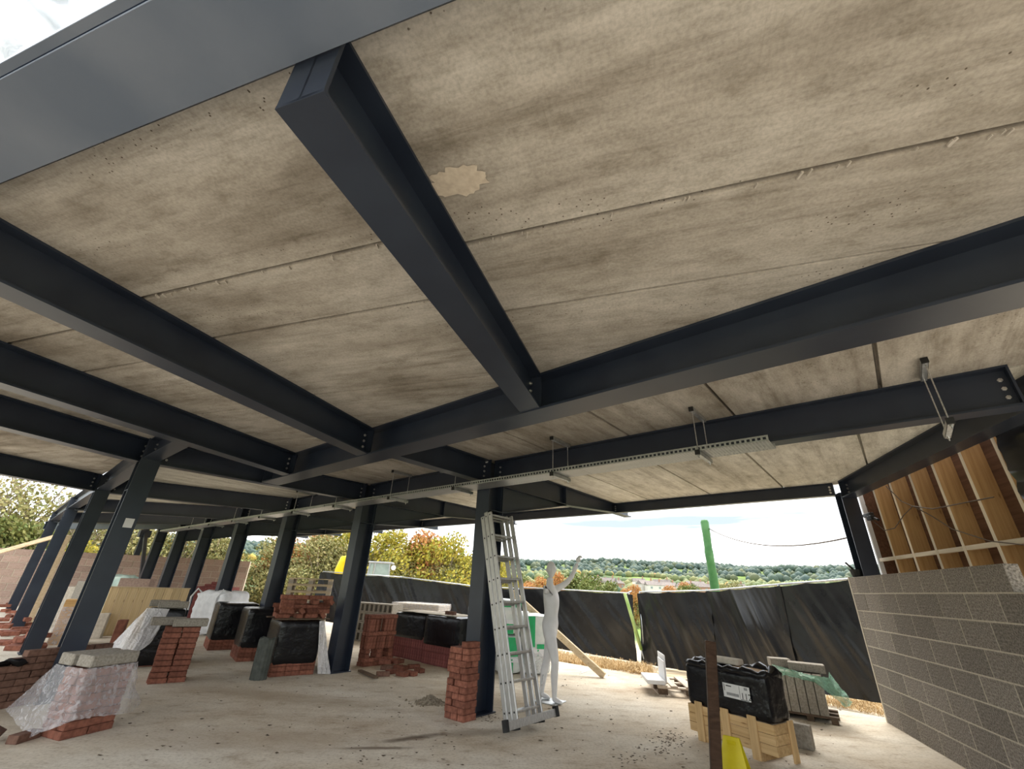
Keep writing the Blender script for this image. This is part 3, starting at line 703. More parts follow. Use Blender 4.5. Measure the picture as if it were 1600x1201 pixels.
# ------------------------------------------------------------------ site fence with black polythene
def fence_panel(label, a, b, za, zb, ta, tb, seed, rail=True):
    """a, b plan ends; za.. base heights; ta.. top heights"""
    a, b = Vector(a), Vector(b); d = b - a; L = d.length; d.normalize(); nrm = Vector((-d.y, d.x))
    if nrm.dot(Vector((0, -1))) < 0: nrm = -nrm
    root = thing('site_fence', label, 'fence', (a.x, a.y, 0), 0, 'site fence panels sheeted in black polythene')
    P3 = lambda s, z, off=0.0: Vector((d.x*s*L + nrm.x*off, d.y*s*L + nrm.y*off, z))
    zt = lambda s: ta + (tb - ta)*s
    zb_ = lambda s: za + (zb - za)*s
    MB().tube([P3(0, ta), P3(0.5, zt(.5)), P3(1, tb)], 0.021, 8).build('top_rail', M['galv'], root, smooth=True)
    for s in (0, 1): MB().tube([P3(s, zb_(s) - 0.1), P3(s, zt(s))], 0.021, 8).build('post', M['galv'], root, smooth=True)
    MB().tube([P3(0, za + 0.1), P3(1, zb + 0.1)], 0.014, 6).build('bottom_rail', M['galv'], root)
    rg = random.Random(seed); pins = [rg.uniform(0.05, 0.95) for _ in range(5)]
    def sh(s, t):
        top = zt(s) - 0.015 - 0.03*abs(math.sin(s*9 + seed)); bot = zb_(s) + 0.02
        z = top + (bot - top)*t
        fold = 0.075*mnoise.noise(Vector((s*5 - t*1.2 + seed, t*1.1, 0.2))) + 0.020*mnoise.noise(Vector((s*17 - t*7 + seed, t*1.2, 4.0)))
        for pn in pins:      # creases running down and away from the fixings
            q = abs((s - pn) - 0.42*t); fold += 0.032*math.exp(-(q*34)**2)*(0.4 + 0.8*t)
        return P3(s, z, 0.035 + fold*min(1, 0.35 + t*1.6))
    MB().grid(90, 26, lambda s, t: sh(-0.03 + 1.06*s, t)).build('polythene_sheet', M['fence_film'], root, smooth=True)
    return root
fpt = [ground(870, 1012, -.6), ground(990, 1033, -.53), ground(1008, 1038, -.5), ground(1125, 1058, -.39), ground(1250, 1080, -.2), ground(1385, 1097, -.1)]
fence_panel('black sheeted fence panel behind the mannequin', fpt[0].xy + Vector((-1.4, 1.3)), fpt[1].xy, -.6, -.55, 1.45, 1.42, 1)
fence_panel('black sheeted fence panel right of the lime green stay', fpt[2].xy, fpt[3].xy, -.5, -.39, 1.47, 1.58, 2)
fence_panel('black sheeted fence panel rising toward the right', fpt[3].xy, fpt[4].xy, -.39, -.2, 1.58, 1.74, 3)
fence_panel('creased black sheeted fence panel ending at the block wall', fpt[4].xy, fpt[5].xy + Vector((0.5, -0.7)), -.2, -.1, 1.74, 1.95, 4)
lf = [at(735, 916, 18.6), at(628, 900, 19.3), at(505, 893, 20.2)]
fence_panel('black sheeted fence panel between the ladder column and the second column', lf[1].xy, lf[0].xy, -.6, -.6, 1.62, 1.42, 5)
fence_panel('black sheeted fence panel behind the second column, topped by a white edge', lf[2].xy, lf[1].xy, -.6, -.6, 1.70, 1.62, 6)
q0 = lf[0]
fence_panel('narrow black sheeted fence panel just left of the ladder', q0.xy + Vector((0.12, 0)), fpt[0].xy + Vector((-1.5, 1.2)), -.6, -.6, 1.40, 1.40, 8)
st = thing('fence_stay', 'lime green sleeved stay pole leaning at the fence', 'pole', tuple(ground(1009, 1038, -0.5)))
b0 = ground(1009, 1038, -0.5); tp = at(976, 926, b0.y - 0.25) - b0
MB().tube([Vector((0,0,0)), tp*0.25], 0.022, 8).build('steel_foot', M['galv'], st, smooth=True)
MB().tube([tp*0.2, tp*0.5, tp], [0.05, 0.055, 0.05], 8).build('lime_sleeve', M['lime'], st, smooth=True)
MB().tube([tp*0.98, tp*1.02 + Vector((0.25,0.05,0.02))], 0.018, 8).build('steel_hook', M['galv'], st, smooth=True)

# ------------------------------------------------------------------ green wrapped post with a wire
gp0, gp1 = at(1118, 926, 14.0), at(1100, 812, 14.0); gz = hgt(gp0.x, gp0.y)
gpost = thing('green_post', 'tall green wrapped post rising behind the black fence', 'post', (gp0.x, gp0.y, gz))
pts = [Vector((0.02, 0, 0))] + [Vector((gp0.x + (gp1.x - gp0.x)*t - gp0.x + 0.008*math.sin(t*9), 0, gp0.z + (gp1.z - gp0.z)*t - gz)) for t in (0.0, 0.2, 0.4, 0.55, 0.6, 0.8, 0.97, 1.0)]
MB().tube(pts, [0.13, 0.13, 0.125, 0.12, 0.13, 0.115, 0.12, 0.125, 0.09], 10).build('wrapped_pole', M['green_post'], gpost, smooth=True)
wp = [Vector((gp1.x - gp0.x + 0.1, 0, gp1.z - gz - 0.25))]
we = at(1332, 838, 7.0); wv = Vector((we.x - gp0.x, we.y - gp0.y, we.z - gz))
for k in range(1, 15):
    t = k / 14.0; p = wp[0].lerp(wv, t); p.z -= 0.55*4*t*(1 - t)*0.55; wp.append(p)
MB().tube(wp, 0.013, 5).build('wire', M['cable'], gpost)

# ------------------------------------------------------------------ cable tray and its hangers
def tray_mat():
    m, n, l, b = new_mat('perforated_tray')
    t = n.new('ShaderNodeTexCoord'); mp = n.new('ShaderNodeMapping'); mp.inputs['Scale'].default_value = (34, 52, 1); l.new(t.outputs['Object'], mp.inputs['Vector'])
    sx = n.new('ShaderNodeSeparateXYZ'); l.new(mp.outputs['Vector'], sx.inputs['Vector'])
    def fr(o, sub=0.5):
        f = n.new('ShaderNodeMath'); f.operation = 'FRACT'; l.new(o, f.inputs[0])
        s_ = n.new('ShaderNodeMath'); s_.operation = 'SUBTRACT'; l.new(f.outputs[0], s_.inputs[0]); s_.inputs[1].default_value = 0.5
        a = n.new('ShaderNodeMath'); a.operation = 'ABSOLUTE'; l.new(s_.outputs[0], a.inputs[0]); return a.outputs[0]
    ax, ay = fr(sx.outputs['X']), fr(sx.outputs['Y'])
    c1 = n.new('ShaderNodeMath'); c1.operation = 'LESS_THAN'; l.new(ax, c1.inputs[0]); c1.inputs[1].default_value = 0.33
    c2 = n.new('ShaderNodeMath'); c2.operation = 'LESS_THAN'; l.new(ay, c2.inputs[0]); c2.inputs[1].default_value = 0.22
    mu = n.new('ShaderNodeMath'); mu.operation = 'MULTIPLY'; l.new(c1.outputs[0], mu.inputs[0]); l.new(c2.outputs[0], mu.inputs[1])
    b.inputs['Base Color'].default_value = (0.52, 0.54, 0.55, 1); b.inputs['Metallic'].default_value = 0.8; b.inputs['Roughness'].default_value = 0.4
    tr = n.new('ShaderNodeBsdfTransparent'); mx = n.new('ShaderNodeMixShader')
    l.new(mu.outputs[0], mx.inputs['Fac']); l.new(b.outputs['BSDF'], mx.inputs[1]); l.new(tr.outputs['BSDF'], mx.inputs[2]); l.new(mx.outputs['Shader'], n['Material Output'].inputs['Surface'])
    return m
M['tray'] = tray_mat()
ZT = 2.745; VT0, VT1 = 4.29, 4.60
tray = thing('cable_tray', 'long perforated steel cable tray hanging below the ceiling', 'cable tray', tuple(W(0.62, (VT0 + VT1)/2, ZT)), ANG_U)
TL = 20.0; hwid = (VT1 - VT0)/2; seg = 2.0
for k in range(int(TL/seg)):
    x0, x1 = k*seg, (k+1)*seg - 0.004
    MB().box(x0, x1, -hwid, hwid, 0, 0.0015).build('tray_base', M['tray'] if k < 3 else M['galv'], tray)
    for sd in (-1, 1):
        b = MB(); y = sd*hwid
        b.box(x0, x1, min(y, y - sd*0.0015), max(y, y - sd*0.0015), 0.0, 0.012)
        b.box(x0, x1, min(y, y - sd*0.0015), max(y, y - sd*0.0015), 0.036, 0.052)
        b.box(x0, x1, min(y, y - sd*0.012), max(y, y - sd*0.012), 0.050, 0.0515)
        if k < 4:
            q = x0
            while q < x1 - 0.03: b.box(q, q + 0.018, min(y, y - sd*0.0015), max(y, y - sd*0.0015), 0.012, 0.036); q += 0.045
        else: b.box(x0, x1, min(y, y - sd*0.0015), max(y, y - sd*0.0015), 0.012, 0.036)
        b.build('tray_side', M['galv'], tray)
    if k: MB().box(x0 - 0.08, x0 + 0.08, -hwid - 0.003, -hwid, 0.006, 0.046).build('joint_plate', M['galv'], tray)
def hanger(u, label, zlow=ZT, tall=True):
    h = thing('tray_hanger', label, 'hanger', tuple(W(u, (VT0 + VT1)/2, zlow - 0.045)), ANG_V, 'cable tray hangers')
    top = Z_S - zlow + 0.045
    def chan(z, nm, a, b_):
        c = MB(); c.box(a, b_, -0.02, 0.02, z, z + 0.003); c.box(a, b_, -0.02, -0.017, z, z + 0.04); c.box(a, b_, 0.017, 0.02, z, z + 0.04); return c.build(nm, M['galv'], h)
    chan(0, 'strut_channel', -0.19, 0.21); chan(top - 0.043, 'ceiling_channel', -0.19, 0.21)
    MB().box(-0.205, -0.188, -0.023, 0.023, -0.004, 0.044).build('end_cap', M['black_plastic'], h); MB().box(-0.205, -0.188, -0.023, 0.023, top - 0.046, top - 0.002).build('end_cap', M['black_plastic'], h)
    for x in (-0.165, 0.175):
        r = MB().tube([(x, 0, -0.03), (x, 0, top - 0.02)], 0.005, 6).build('threaded_rod', M['zinc'], h)
        MB().tube([(x, 0, -0.012), (x, 0, 0.0)], 0.011, 6).build('nut', M['zinc'], r)
hl = ['second tray hanger from the right, over the perforated end', 'tray hanger just right of the ladder column', 'tray hanger just left of the ladder column', 'tray hanger between ladder column and second column',
      'tray hanger left of the second column', 'tray hanger near the third column', 'tray hanger left of the third column', 'tray hanger near the fourth column', 'far tray hanger near the fifth column', 'farthest tray hanger of the long row']
for k, u_ in enumerate((1.24, 2.985, 4.75, 6.35, 8.15, 9.9, 11.65, 13.4, 15.2, 17.0)): hanger(u_, hl[k])
hanger(-0.55, 'rightmost bare hanger with no tray on it', zlow=2.70)

# ------------------------------------------------------------------ bricks and blocks
def bev_mesh(name, x, y, z, mat, bv=0.004):
    mb = MB().box(-x/2, x/2, -y/2, y/2, 0, z); me = mb.mesh(name, mat)
    bm = bmesh.new(); bm.from_mesh(me); bmesh.ops.bevel(bm, geom=list(bm.edges), offset=bv, segments=1, affect='EDGES'); bm.to_mesh(me); bm.free(); return me
BR = {k: bev_mesh('brick', 0.215, 0.1025, 0.065, M[m_]) for k, m_ in (('red', 'brick'), ('brown', 'brick_dark'), ('plum', 'brick_purple'))}
BLK = bev_mesh('concrete_block', 0.44, 0.215, 0.10, M['concrete_block'], 0.008)
RB = random.Random(11)
class Fr:
    def __init__(s, x, y, yaw, z=0.0): s.o = Vector((x, y, z)); s.a = yaw; s.x = Vector((math.cos(yaw), math.sin(yaw), 0)); s.y = Vector((-math.sin(yaw), math.cos(yaw), 0))
    def p(s, x, y, z=0.0): return s.o + s.x*x + s.y*y + Vector((0, 0, z))
def brick(fr, x, y, z, rot, label, group, kind='red', jit=0.006, tilt=(0, 0), parent=None):
    if parent is not None:
        return inst('brick', BR[kind], parent, (x, y, z), (tilt[0], tilt[1], rot))
    p = fr.p(x + RB.uniform(-jit, jit), y + RB.uniform(-jit, jit), z)
    o = inst('brick', BR[kind], None, p, (tilt[0], tilt[1], fr.a + rot + RB.uniform(-jit, jit)*3))
    return tag(o, label, 'brick', group, 'thing')
def cblock(p, rot, label, group='loose grey concrete blocks'):
    o = inst('concrete_block', BLK, None, p, rot); return tag(o, label, 'block', group, 'thing')
H90 = PI/2
ORD = ('first', 'second', 'third', 'fourth', 'fifth', 'sixth', 'seventh', 'eighth', 'ninth', 'tenth', 'eleventh', 'twelfth')
# tall stack against the ladder column
f1 = Fr(-0.39, 6.13, math.atan2(U.y, U.x)); 
f1.y = Vector((V.x, V.y, 0))
L1_ = ''; G1 = 'bricks stacked against the ladder column'
z = 0.0
for k in range(11):
    L1_ = 'red brick in the %s course up of the tall narrow stack by the ladder column' % ORD[k]
    sh = RB.uniform(-0.012, 0.012)
    if k % 3 == 0:
        for x in (0.055, 0.165, 0.275): brick(f1, x + sh, 0.11, z, H90, L1_, G1, jit=0.010)
    elif k % 3 == 1:
        for y in (0.052, 0.162): brick(f1, 0.225 + sh, y, z, 0, L1_, G1, jit=0.010)
        brick(f1, 0.058, 0.11, z, H90, L1_, G1, jit=0.010)
    else:
        for y in (0.052, 0.162): brick(f1, 0.11 + sh, y, z, 0, L1_, G1, jit=0.010)
        brick(f1, 0.28, 0.11, z, H90, L1_, G1, jit=0.010)
    z += 0.0668
brick(f1, 0.09, 0.14, z, H90*0.9, 'single red brick lying on top of the tall narrow stack', 'brick on the tall stack')

# pack with grey blocks on top, behind the plastic wrapped pile
f2 = Fr(-4.93, 7.28, math.atan2(0.27, 0.40))
L2_ = ''; G2 = 'bricks in the block-topped pack'
z = 0.0
for k in range(10):
    L2_ = 'red brick in the %s course up of the waist-high pack topped by grey blocks' % ORD[k]
    for y in (0.053, 0.158, 0.263, 0.368):
        for x in (0.11, 0.338):
            brick(f2, x, y, z, 0, L2_, G2, jit=0.009)
    z += 0.070
zz = z + 0.004
cblock(f2.p(0.30, 0.10, zz), (0, 0, f2.a), 'grey concrete block at the front on the waist-high brick pack')
cblock(f2.p(0.02, 0.34, zz), (0, 0, f2.a + 0.05), 'grey concrete block at the back on the waist-high brick pack')

# front pile under clear plastic
f3 = Fr(-3.99, 4.99, ANG_A)
L3_ = ''; G3 = 'bricks under the clear plastic'
z = 0.0
for k in range(8):
    L3_ = 'red brick in the %s course up of the front pile draped with clear plastic' % ORD[k]
    for y in (0.053, 0.158, 0.263):
        for x in (0.11, 0.33):
            brick(f3, x + (0.0 if k % 2 else 0.006), y, z, 0, L3_, G3)
    z += 0.069
zz = z + 0.012
cblock(f3.p(0.23, 0.10, zz), (0, 0, f3.a + 0.02), 'nearest grey concrete block weighing down the clear plastic')
cblock(f3.p(0.21, 0.335, zz), (0, 0, f3.a - 0.02), 'second grey concrete block weighing down the clear plastic')
brick(f3, -0.12, 0.28, 0, 0.3, 'dark brown brick on the floor beside the plastic draped pile', 'loose dark bricks at the left', 'brown')
o = brick(f3, -0.28, 0.45, 0, 0.9, 'dark brick end tilted up on the floor at far left front', 'loose dark brick at the front', 'brown', tilt=(0.5, 0.1)); o.location.z = 0.045
def drape(label, name, rim, hem, mat, nz=0.02, seed=0, nx=60, ny=22, cat='plastic sheet'):
    def lerp(pts, s):
        q = s*(len(pts) - 1); i = min(int(q), len(pts) - 2); return pts[i].lerp(pts[i+1], q - i)
    def fn(s, t):
        a, b_ = lerp(rim, s), lerp(hem, s); p = a.lerp(b_, t)
        p.z -= 0.05*math.sin(PI*t)*0.4
        w = mnoise.noise(Vector((s*16 + seed, t*2.2, seed))); w2 = mnoise.noise(Vector((s*40 + t*5, t*9, seed + 3)))
        d = (b_ - a); nn = Vector((d.y, -d.x, 0)); nn = nn.normalized() if nn.length > 1e-3 else Vector((0, -1, 0))
        c = Vector((sum(q.x for q in rim)/len(rim), sum(q.y for q in rim)/len(rim), 0)); out = Vector((p.x - c.x, p.y - c.y, 0)).normalized()
        return p + out*(nz*(abs(w) + 0.6*abs(w2)))*min(1, t*3) + Vector((0, 0, 0.012*w2))
    mb = MB(); mb.grid(nx, ny, fn); o = mb.build(name, mat, smooth=True); return tag(o, label, cat, None, 'thing')
zr = 0.565
g = ground
hem = [g(8, 1108, 0.06), g(22, 1122, 0.10), g(44, 1153, 0.02), f3.p(0.02, -0.06, 0.16), f3.p(0.20, -0.045, 0.15), f3.p(0.46, -0.05, 0.12), g(206, 1112, 0.02), g(222, 1095, 0.06), f3.p(0.62, 0.42, 0.20)]
rim = [f3.p(-0.02, 0.44, zr), f3.p(-0.035, 0.30, zr), f3.p(-0.04, -0.01, zr), f3.p(0.02, -0.028, zr), f3.p(0.20, -0.022, zr), f3.p(0.45, -0.022, zr), f3.p(0.47, 0.02, zr), f3.p(0.47, 0.22, zr), f3.p(0.46, 0.44, zr)]
drape('crumpled clear plastic sheet draped over the front brick pile', 'plastic_sheet', rim, hem, M['film'], 0.035, 2, 90, 26)

# long low stack of dark brown bricks behind it
f4 = Fr(-5.62, 5.35, ANG_A)
L4_ = ''; G4 = 'dark brown bricks in the low stack'
for k in range(8):
    L4_ = 'dark brown brick in the %s course up of the low stack at the far left' % ORD[k]
    n0 = 0 if k < 5 else (k - 4)*0.18
    x = 0.11 + (0.11 if k % 2 else 0)
    while x < 1.55:
        if x > n0*1.0 + 0.05: brick(f4, x, 0.05, 0.069*k, 0, L4_, G4, 'brown', jit=0.004)
        x += 0.222
o = MB().grid(16, 10, lambda s, t: (-5.72 + s*0.28 + 0.05*math.sin(t*5), 5.42 + t*0.25 + s*0.36, 0.42 + 0.07*mnoise.noise(Vector((s*4, t*4, 2))) - 0.14*t*t + 0.05*s)).build('plastic_sheet', M['black_film'], smooth=True)
tag(o, 'crumpled dark grey sheet lying on the low brown brick stack', 'plastic sheet', None, 'thing')

# scattered bricks on the bright ground at the left
SG = 'red bricks scattered on the ground at far left'
for (px, py, r_, zz) in ((18,958,.3,0),(32,962,1.2,0),(44,957,.6,0),(25,975,.1,0),(38,978,1.4,0),(52,968,.5,0),(10,990,.2,0),(28,985,1.0,0),(44,990,.3,0),(36,1000,1.2,0),(20,1008,.4,0),(30,1012,.9,0),(6,978,.7,0),(48,998,1.5,0),(12,940,.4,0),(16,945,1.0,0),(22,1016,.2,0),(55,981,1.1,0),(40,968,.2,.07),(30,995,.8,.07)):
    p = ground(px, py, 0.0); o = inst('brick', BR['red'], None, (p.x, p.y, zz), (0, 0, r_), (1.25,)*3); tag(o, 'red brick lying among others on the bright ground at far left', 'brick', SG, 'thing')

for k in range(34):
    px, py = RB.uniform(2, 62), RB.uniform(950, 1016)
    p = ground(px, py, 0.0); o = inst('brick', BR['red'], None, (p.x, p.y, RB.choice((0, 0, 0.085, 0.165))), (RB.choice((0, 0, 0.3)), 0, RB.uniform(0, 3)), (1.25,)*3); tag(o, 'red brick lying among others on the bright ground at far left', 'brick', SG, 'thing')

# ------------------------------------------------------------------ soft wrapped packs
def soft_box(mb, x0, x1, y0, y1, z0, z1, amp, seed, nx=10, ny=8, nz=8, rnd=0.05):
    cx, cy, cz = (x0+x1)/2, (y0+y1)/2, (z0+z1)/2
    def disp(p):
        p = Vector(p)
        # round the corners and wrinkle
        h = Vector(((x1-x0)/2, (y1-y0)/2, (z1-z0)/2)); q = Vector((p.x-cx, p.y-cy, p.z-cz))
        core = Vector([max(-h[i]+rnd, min(h[i]-rnd, q[i])) for i in range(3)]); d = q - core
        if d.length > 1e-6: q = core + d.normalized()*rnd
        w = mnoise.noise(Vector((p.x*6 + seed, p.y*6, p.z*9)))*amp + mnoise.noise(Vector((p.x*17, p.y*17 + seed, p.z*25)))*amp*0.5
        n_ = q.normalized(); return Vector((cx, cy, cz)) + q + n_*w
    faces = [(lambda s, t: (x0+(x1-x0)*s, y0, z0+(z1-z0)*t), nx, nz), (lambda s, t: (x1-(x1-x0)*s, y1, z0+(z1-z0)*t), nx, nz), (lambda s, t: (x1, y0+(y1-y0)*s, z0+(z1-z0)*t), ny, nz),
             (lambda s, t: (x0, y1-(y1-y0)*s, z0+(z1-z0)*t), ny, nz), (lambda s, t: (x0+(x1-x0)*s, y0+(y1-y0)*t, z1), nx, ny), (lambda s, t: (x0+(x1-x0)*s, y1-(y1-y0)*t, z0), nx, ny)]
    for fn, a, b_ in faces: mb.grid(a, b_, lambda s, t, fn=fn: disp(fn(s, t)))
    return mb

def wrapped_pack(label, x, y, yaw, w, d, h, zfilm, kind='red', upright=False, seed=0, top=None, film='black_film'):
    """pack of bricks: film over the upper part, bare brick courses below; local x along the front, y to the back"""
    r = thing('wrapped_brick_pack', label, 'brick pack', (x, y, 0), yaw, 'film wrapped brick packs')
    MB().box(0.03, w - 0.03, 0.03, d - 0.03, 0.0, h - 0.03).build('core', M['brick_dark'], r)
    z = 0.0
    if upright:
        while z < zfilm + 0.02:
            n_ = int(w/0.0685)
            for k in range(n_):
                o = inst('brick', BR[kind], r, (0.034 + k*(w - 0.068)/(n_ - 1), 0.056, z + 0.108), (0, H90, 0)); o.location.x -= 0.0325
            n_ = int(d/0.0685)
            for k in range(2, n_):
                o = inst('brick', BR[kind], r, (0.056, 0.034 + k*(d - 0.068)/(n_ - 1), z + 0.108), (0, H90, H90)); o.location.y -= 0.0325
            z += 0.218
    else:
        k = 0
        while z < zfilm + 0.02:
            n_ = max(2, int(w/0.218)); 
            for q in range(n_): inst('brick', BR[kind], r, ((q + 0.5)*w/n_, 0.055, z), (0, 0, 0), (w/n_/0.218, 1, 1))
            n2 = max(2, int(d/0.218))
            for q in range(n2): inst('brick', BR[kind], r, (0.055, (q + 0.5)*d/n2 + 0.05, z), (0, 0, H90), (d/n2/0.23, 1, 1))
            z += 0.0675
    soft_box(MB(), -0.01, w + 0.01, -0.012, d + 0.01, zfilm, h, 0.006, seed, 14, 10, 12).build('film_wrap', M[film], r, smooth=True)
    return r
YP = math.atan2(0.6, 0.8)
wrapped_pack('black wrapped brick pack nearest the second column, with loose bricks piled on top', -3.62, 8.10, YP, 0.68, 0.85, 0.78, 0.15, seed=1)
wrapped_pack('middle black wrapped brick pack of the three at the left of the second column', -4.80, 9.27, YP, 0.72, 0.80, 0.86, 0.20, seed=2)
wrapped_pack('farthest black wrapped brick pack of the three left of the second column', -6.03, 10.38, YP, 0.76, 0.80, 0.87, 0.17, seed=3)
YB = math.atan2(-U.y, -U.x)
wrapped_pack('black wrapped brick pack left of its twin behind the tall brick stack', -2.36, 10.86, YB, 1.02, 0.9, 0.84, 0.36, 'plum', True, 4)
wrapped_pack('black wrapped brick pack right of its twin behind the tall brick stack', -1.57, 10.12, YB, 1.05, 0.9, 0.86, 0.32, 'plum', True, 5)
fB = Fr(-1.57, 10.12, YB)
brick(fB, 0.62, 0.12, 0.885, 0.2, 'brown brick lying on the twin black wrapped packs', 'brick on the wrapped packs', 'brown')
fA = Fr(-2.36, 10.86, YB)
o = MB().grid(20, 8, lambda s, t: fA.p(0.02 + s*1.9, 0.02 + t*0.7, 0.868 + 0.012*mnoise.noise(Vector((s*9, t*5, 7))))).build('dusty_sheet', M['stone_pale'], smooth=True)
sm = o.modifiers.new('thick', 'SOLIDIFY'); sm.thickness = 0.006
tag(o, 'pinkish dusty sheet over the tops of the twin black packs', 'sheet', None, 'thing')
# second and third block-topped packs behind the first
f5 = Fr(-6.05, 8.35, f2.a)
wp_ = wrapped_pack('dark wrapped brick pack half covered by milky plastic, two grey blocks on it', -6.05, 8.35, f2.a, 0.55, 0.8, 0.84, 0.0, seed=6)
cblock(f5.p(0.34, 0.16, 0.86), (0, 0, f2.a), 'grey concrete block on the milky plastic covered pack, nearer one'); cblock(f5.p(0.20, 0.55, 0.86), (0, 0, f2.a), 'grey concrete block on the milky plastic covered pack, farther one')
rim = [f5.p(0.30, -0.02, 0.85), f5.p(0.10, -0.02, 0.86), f5.p(-0.02, 0.0, 0.86), f5.p(-0.02, 0.3, 0.86), f5.p(-0.02, 0.75, 0.86)]
hem = [f5.p(0.20, -0.10, 0.35), f5.p(0.02, -0.16, 0.18), f5.p(-0.22, -0.10, 0.05), f5.p(-0.40, 0.25, 0.10), f5.p(-0.45, 0.8, 0.08)]
drape('milky white plastic sheet hanging off a wrapped pack at the left', 'plastic_sheet', rim, hem, M['film_white'], 0.05, 5, 50, 20)
o = brick(Fr(-7.6, 9.7, 0.6), 0, 0, 0.50, 0.0, 'red brick standing on end behind the milky plastic', 'upright brick', 'red'); o.rotation_euler = (0, H90, 0.5); o.scale = (2.2, 2, 2.2); o.location = (-7.55, 9.75, 0.30)

# grey ribbed roll standing by the nearest black pack
rr = thing('membrane_roll', 'grey-green ribbed roll standing on end beside a black pack', 'roll', (-3.70, 7.93, 0))
mb = MB(); NS = 40
for t in range(2):
    for k in range(NS):
        a = 2*PI*k/NS; q = 0.115 + 0.010*math.cos(a*12)
        mb.v.append((q*math.cos(a), q*math.sin(a)*0.85, 0.55*t + 0.015*math.sin(a*3)*t))
for k in range(NS): mb.f.append((k, (k+1) % NS, NS + (k+1) % NS, NS + k)); mb.fm.append(0)
M['roll'] = noisy('grey_green_membrane', (0.050, 0.056, 0.048), (0.085, 0.092, 0.080), 12, 0.6)
mb.build('outer_layer', M['roll'], rr, smooth=True)
sp_ = [(0.02 + 0.09*t)*Vector((math.cos(t*20), math.sin(t*20)*0.85, 0)) + Vector((0, 0, 0.54)) for t in [k/60 for k in range(61)]]
b = MB()
for i, p in enumerate(sp_): b.v += [tuple(p), (p.x, p.y, 0.40)]
for i in range(60): b.f.append((2*i, 2*i+2, 2*i+3, 2*i+1)); b.fm.append(0)
b.build('inner_coil', M['roll'], rr)
# white plastic hanging beside the second column
fw_ = Fr(-3.62, 8.10, YP)
rim = [fw_.p(0.70, 0.9, 0.80), fw_.p(0.70, 0.3, 0.79), fw_.p(0.69, -0.015, 0.78), fw_.p(0.60, -0.02, 0.775)]
hem = [fw_.p(1.0, 0.8, 0.0), fw_.p(0.95, 0.3, 0.01), fw_.p(0.90, -0.12, 0.01), fw_.p(0.71, -0.10, 0.02)]
drape('white plastic sheet hanging down between a black pack and the second column', 'plastic_sheet', rim, hem, M['film_white'], 0.05, 9, 40, 20)
# loose bricks with frogs piled on that pack, on two slats
for y in (0.12, 0.62): tag(MB().bar(fw_.p(-0.12, y, 0.80), fw_.p(0.80, y, 0.80), 0.09, 0.018).build('timber_batten', M['pallet_dark']), 'thin batten under the loose brick pile, %s' % ('front one' if y < 0.3 else 'rear one'), 'slat', None, 'thing')
GP = 'loose bricks piled on the nearest black pack'; LP = 'dark red brick in the untidy pile on the nearest black pack'
rp = random.Random(21)
for (n_, zz) in ((8, 0.815), (8, 0.885), (7, 0.955), (5, 1.03), (4, 1.10)):
    for k in range(n_):
        x = -0.06 + 0.84*(k % 4 + 0.5)/4 + rp.uniform(-0.03, 0.03); y = 0.12 + 0.42*(k // 4) + rp.uniform(-0.05, 0.05)
        o = brick(fw_, x, y, zz, rp.choice((0, 0.2, -0.25, H90, H90 + 0.3, 0.05)), LP, GP, 'red'); 
        if rp.random() < 0.25: o.rotation_euler.x = H90*0.5; o.location.z += 0.02

# ------------------------------------------------------------------ brick stack with upright courses
f6 = Fr(-2.50, 9.35, math.atan2(V.y, V.x))
L6 = 'red brick in the stack with upright courses beside the second column'; G6 = 'bricks in the upright-coursed stack'
wS = 0.62
def upr(x, y, z):
    p = f6.p(x, y + RB.uniform(-0.014, 0.010), z + 0.108); o = inst('brick', BR['red'], None, p, (0, 0, 0)); o.rotation_euler = (0, H90, f6.a + RB.uniform(-.03, .03)); o.location -= f6.x*0.0325
    # brick stands on end: long side vertical, 65 mm face to the front
    o.matrix_world = Matrix.Translation(p) @ Matrix.Rotation(f6.a, 4, 'Z') @ Matrix.Rotation(H90, 4, 'Y') @ Matrix.Translation((0, 0, -0.0325)); tag(o, L6, 'brick', G6, 'thing')
z = 0
for k in range(2):
    for y in (0.055, 0.165):
        for x in (0.11, 0.33, 0.54): brick(f6, x - (0.0 if k else 0.006), y, z, 0, L6, G6)
    z += 0.068
for k in range(2):
    for y in (0.11,):
        for x in (0.055, 0.30, 0.345, 0.57): brick(f6, x, y, z, H90, L6, G6)
    z += 0.068
for lay in range(2):
    for k in range(9):
        if RB.random() < 0.9: upr(0.038 + k*0.0685, 0.055, z)
        if k % 2 == 0: upr(0.038 + k*0.0685, 0.165, z)
    z += 0.22
    for y in (0.055, 0.165):
        for x in (0.11, 0.33, 0.54): brick(f6, x, y, z, 0, L6, G6)
    z += 0.068
SGp = 'loose bricks on the floor by the upright-coursed stack'
for (px, py, r_, k, zz, kd) in ((598,1056,.4,0,0,'brown'),(612,1052,.9,0,0,'red'),(628,1056,-.6,0,0,'red'),(642,1055,-.5,0,0,'red'),(655,1050,-.9,0,0,'red'),(620,1045,.2,0,0,'red'),(604,1046,.1,0,0,'brown'),(630,1047,1.3,0,0,'red'),(600,1044,.2,0,.07,'red'),(615,1041,.5,0,.07,'red'),(622,1043,1.2,0,.07,'red'),(646,1044,.5,0,0,'red'),(612,1036,.1,0,.0,'plum')):
    p = ground(px, py); o = inst('brick', BR[kd], None, (p.x, p.y, zz), (0, 0, r_)); tag(o, 'loose brick lying on the floor in front of the upright-coursed stack', 'brick', SGp, 'thing')
a, b_ = ground(562, 1047, 0.02), ground(588, 1058, 0.03)
tag(MB().bar(a, b_, 0.07, 0.03).build('timber_offcut', M['pallet_dark'], bevel=0.003), 'dark timber offcut on the floor beside the loose bricks', 'timber', None, 'thing')
